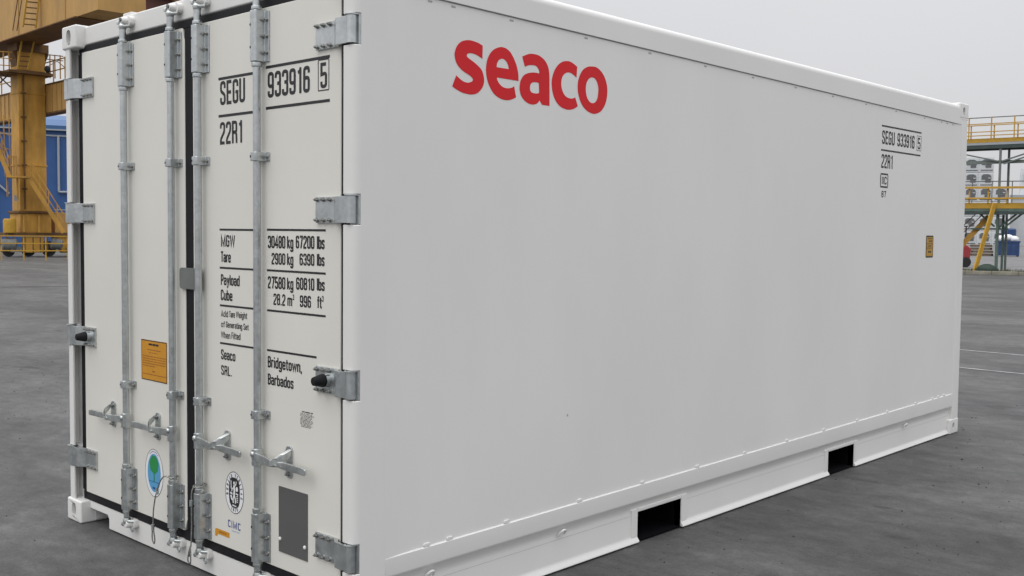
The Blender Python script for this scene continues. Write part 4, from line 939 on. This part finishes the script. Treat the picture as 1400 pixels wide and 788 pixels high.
for k in range(8):
    f = (k + .5) / 8; p = Vector((-.18, .75, 2.45)).lerp(Vector((-1.75, .75, .55)), f); MB().box(p.x - .12, p.x + .12, .80, 1.5, p.z, p.z + .03).build('tread', DGREEN, LW)
for dx in (0, .3): MB().bar((-.35 - dx, .9, 2.62), (-1.4 - dx, .9, 1.5), .035).build('handrail', CRANED, LW)
# stacked white reefers far away
RFL, RFR = frame_at(-18.5, 205)
body = MB().box(-1.215, 1.215, 0, 12.1, .03, 2.575).mesh('body', WHITEC)
unit = MB().box(-1.0, 1.0, -.05, -.001, .25, 2.3).mesh('cooling_unit', PALEG)
hood = MB().prism([(-.80, 1.28), (.80, 1.28), (.80, 1.75), (.66, 2.10), (.30, 2.24), (-.50, 2.24), (-.80, 1.95)], 1, -.12, -.051).mesh('fan_hood', DARKU)
comp = MB().box(-.2, .72, -.13, -.051, .80, 1.22).mesh('compressor', DARKU)
bar2 = MB().box(-1.0, 1.0, -.08, -.051, .28, .42).mesh('control_bar', DARKU)
vis = MB().box(.28, .72, -.15, -.121, 1.48, 1.62).mesh('display_box', PALEG)
words = ['lowest', 'second', 'third', 'fourth', 'fifth', 'topmost']
cols = [('leftmost', -3.85, 6), ('middle', -1.40, 6), ('right', 1.05, 4)]
for cname, u, n in cols:
    for k in range(n):
        wd_ = 'topmost' if k == n - 1 else words[k]
        r = thing('reefer_container', f'small far white reefer container, {wd_} in the {cname} stack behind the walkway', 'container', (RFL[0] + u * cos(RFR), RFL[1] + u * sin(RFR), k * 2.62), RFR + radians(5), 'white reefers stacked far behind the walkway')
        for nm, mm in (('body', body), ('cooling_unit', unit), ('fan_hood', hood), ('compressor', comp), ('control_bar', bar2), ('display_box', vis)): link(nm, mm, r)
PBL, PBR = frame_at(-17.6, 212)
PB = thing('warehouse', 'pale grey far warehouse to the right of the stacked white containers', 'building', PBL, PBR)
MB().box(-.6, 26, 0, 30, 0, 9.2).build('wall', PALEG, PB); MB().box(.9, 26, 3, 30, 9.201, 14.2).build('upper_wall', WHITEC, PB)
MB().box(-.8, 26.2, -.3, .0, 8.7, 9.25).build('eave', TRIM, PB)
MB().box(1.55, 2.1, 2.6, 2.999, 11.6, 13.3).build('vent', DARKU, PB)
for u in (3.8, 9, 14, 19): MB().box(u, u + .12, -.1, -.001, 0, 8.69).build('cladding_joint', TRIM, PB)
# blue bin with white sacks, blue drum, timber
BNL, BNR = frame_at(-18, 92)
BN = thing('skip_bin', 'dark blue open skip bin beyond the kerb under the walkway', 'bin', BNL, BNR)
MB().box(-.62, 1.15, 0, .05, .08, 1.22).box(-.62, 1.15, 1.25, 1.3, .08, 1.22).box(-.62, -.57, .051, 1.249, .08, 1.22).box(1.10, 1.15, .051, 1.249, .08, 1.22).box(-.56, 1.09, .052, 1.248, .08, .9).build('body', BINB, BN)
MB().box(-.68, 1.21, -.05, -.001, 1.12, 1.24).build('rim', BINB, BN)
for u in (-.5, -.05, .45, .95): MB().box(u, u + .06, -.04, -.001, .10, 1.119).build('rib', BINB, BN)
for u in (-.55, .95): MB().box(u, u + .15, .2, 1.1, .0, .079).build('foot', DARKM, BN)
for i, (u, z, rx, lab) in enumerate(((-.25, 1.38, .40, 'left white bulging sack heaped in the blue bin'), (.25, 1.48, .45, 'middle and highest white sack heaped in the blue bin'), (.74, 1.36, .36, 'right white bulging sack heaped in the blue bin'))):
    o = MB().ball((0, 0, 0), rx, .45, .30, 14, 8, .08).build('sack', SACK, None, smooth=True)
    o.location = (BNL[0] + u * cos(BNR) - .65 * sin(BNR), BNL[1] + u * sin(BNR) + .65 * cos(BNR), z); o.rotation_euler = (0, 0, BNR); tag(o, lab, 'sack', 'white sacks in the blue bin')
def at_(fr, u, y, z=0): L, R = fr; return (L[0] + u * cos(R) - y * sin(R), L[1] + u * sin(R) + y * cos(R), z)
DR_ = MB().tube([(0, 0, 0), (0, 0, .05), (0, 0, 2.2), (0, 0, 2.3)], [.55, .6, .6, .5], 18).build('blue_tank', BINB, None, smooth=True)
DR_.location = at_((BNL, BNR), .35, 7.5); tag(DR_, 'dark blue upright tank standing behind the bin of white sacks', 'tank')
TP = thing('timber_pile', 'low pile of weathered timber left of the blue bin', 'timber', at_((BNL, BNR), -1.45, .6), BNR)
for k in range(4):
    for j in range(3):
        MB().box(-.9 + random.uniform(-.15, .1), .62 + random.uniform(-.2, .12), j * .3, j * .3 + .24, k * .24 + .01, k * .24 + .19).build('plank', WOOD, TP)
# red forklift truck seen behind the far end of the container
FT = frame_at(-19.75, 58)
FK = thing('forklift', 'small red forklift partly hidden by the far end of the container', 'vehicle', FT[0], FT[1] + radians(20))
MB().prism([(-1.3, .35), (.1, .35), (.14, .95), (-.05, 1.12), (-.5, 1.08), (-.55, .72), (-1.3, .72)], 1, -.45, .45).build('body', REDP, FK, bevel=.05)
for u, r in ((-.12, .26), (-1.1, .30)):
    for y in (-.52, .36): MB().tube([(u, y, r), (u, y + .16, r)], r, 18).build('wheel', DARKM, FK, bevel=.03)
MB().box(-.62, -.25, -.25, .25, 1.09, 1.5).build('seat', DARKM, FK, bevel=.05)
for y in (-.4, .36):
    for u in (-1.15, -.15): MB().box(u, u + .05, y, y + .05, .9, 2.05).build('guard_post', DARKM, FK)
MB().box(-1.2, -.05, -.45, .45, 2.051, 2.10).build('overhead_guard', DARKM, FK)
for y in (-.3, .22): MB().box(-1.50, -1.40, y, y + .08, .08, 2.0).build('mast', GREYM, FK)
for y in (-.3, .2): MB().box(-2.5, -1.51, y, y + .11, .10, .15).build('fork', GREYM, FK)
# dark green tarpaulin heap on the verge
tb = MB().ball((0, 0, 0), .42, .35, .26, 18, 9, .10)
o = tb.build('tarpaulin', LEAF, None, smooth=True); o.location = at_((KL, KR), -.18, 1.05, .16); o.rotation_euler = (0, 0, KR)
tag(o, 'dark green tarpaulin heap on the verge behind the kerb', 'tarpaulin')
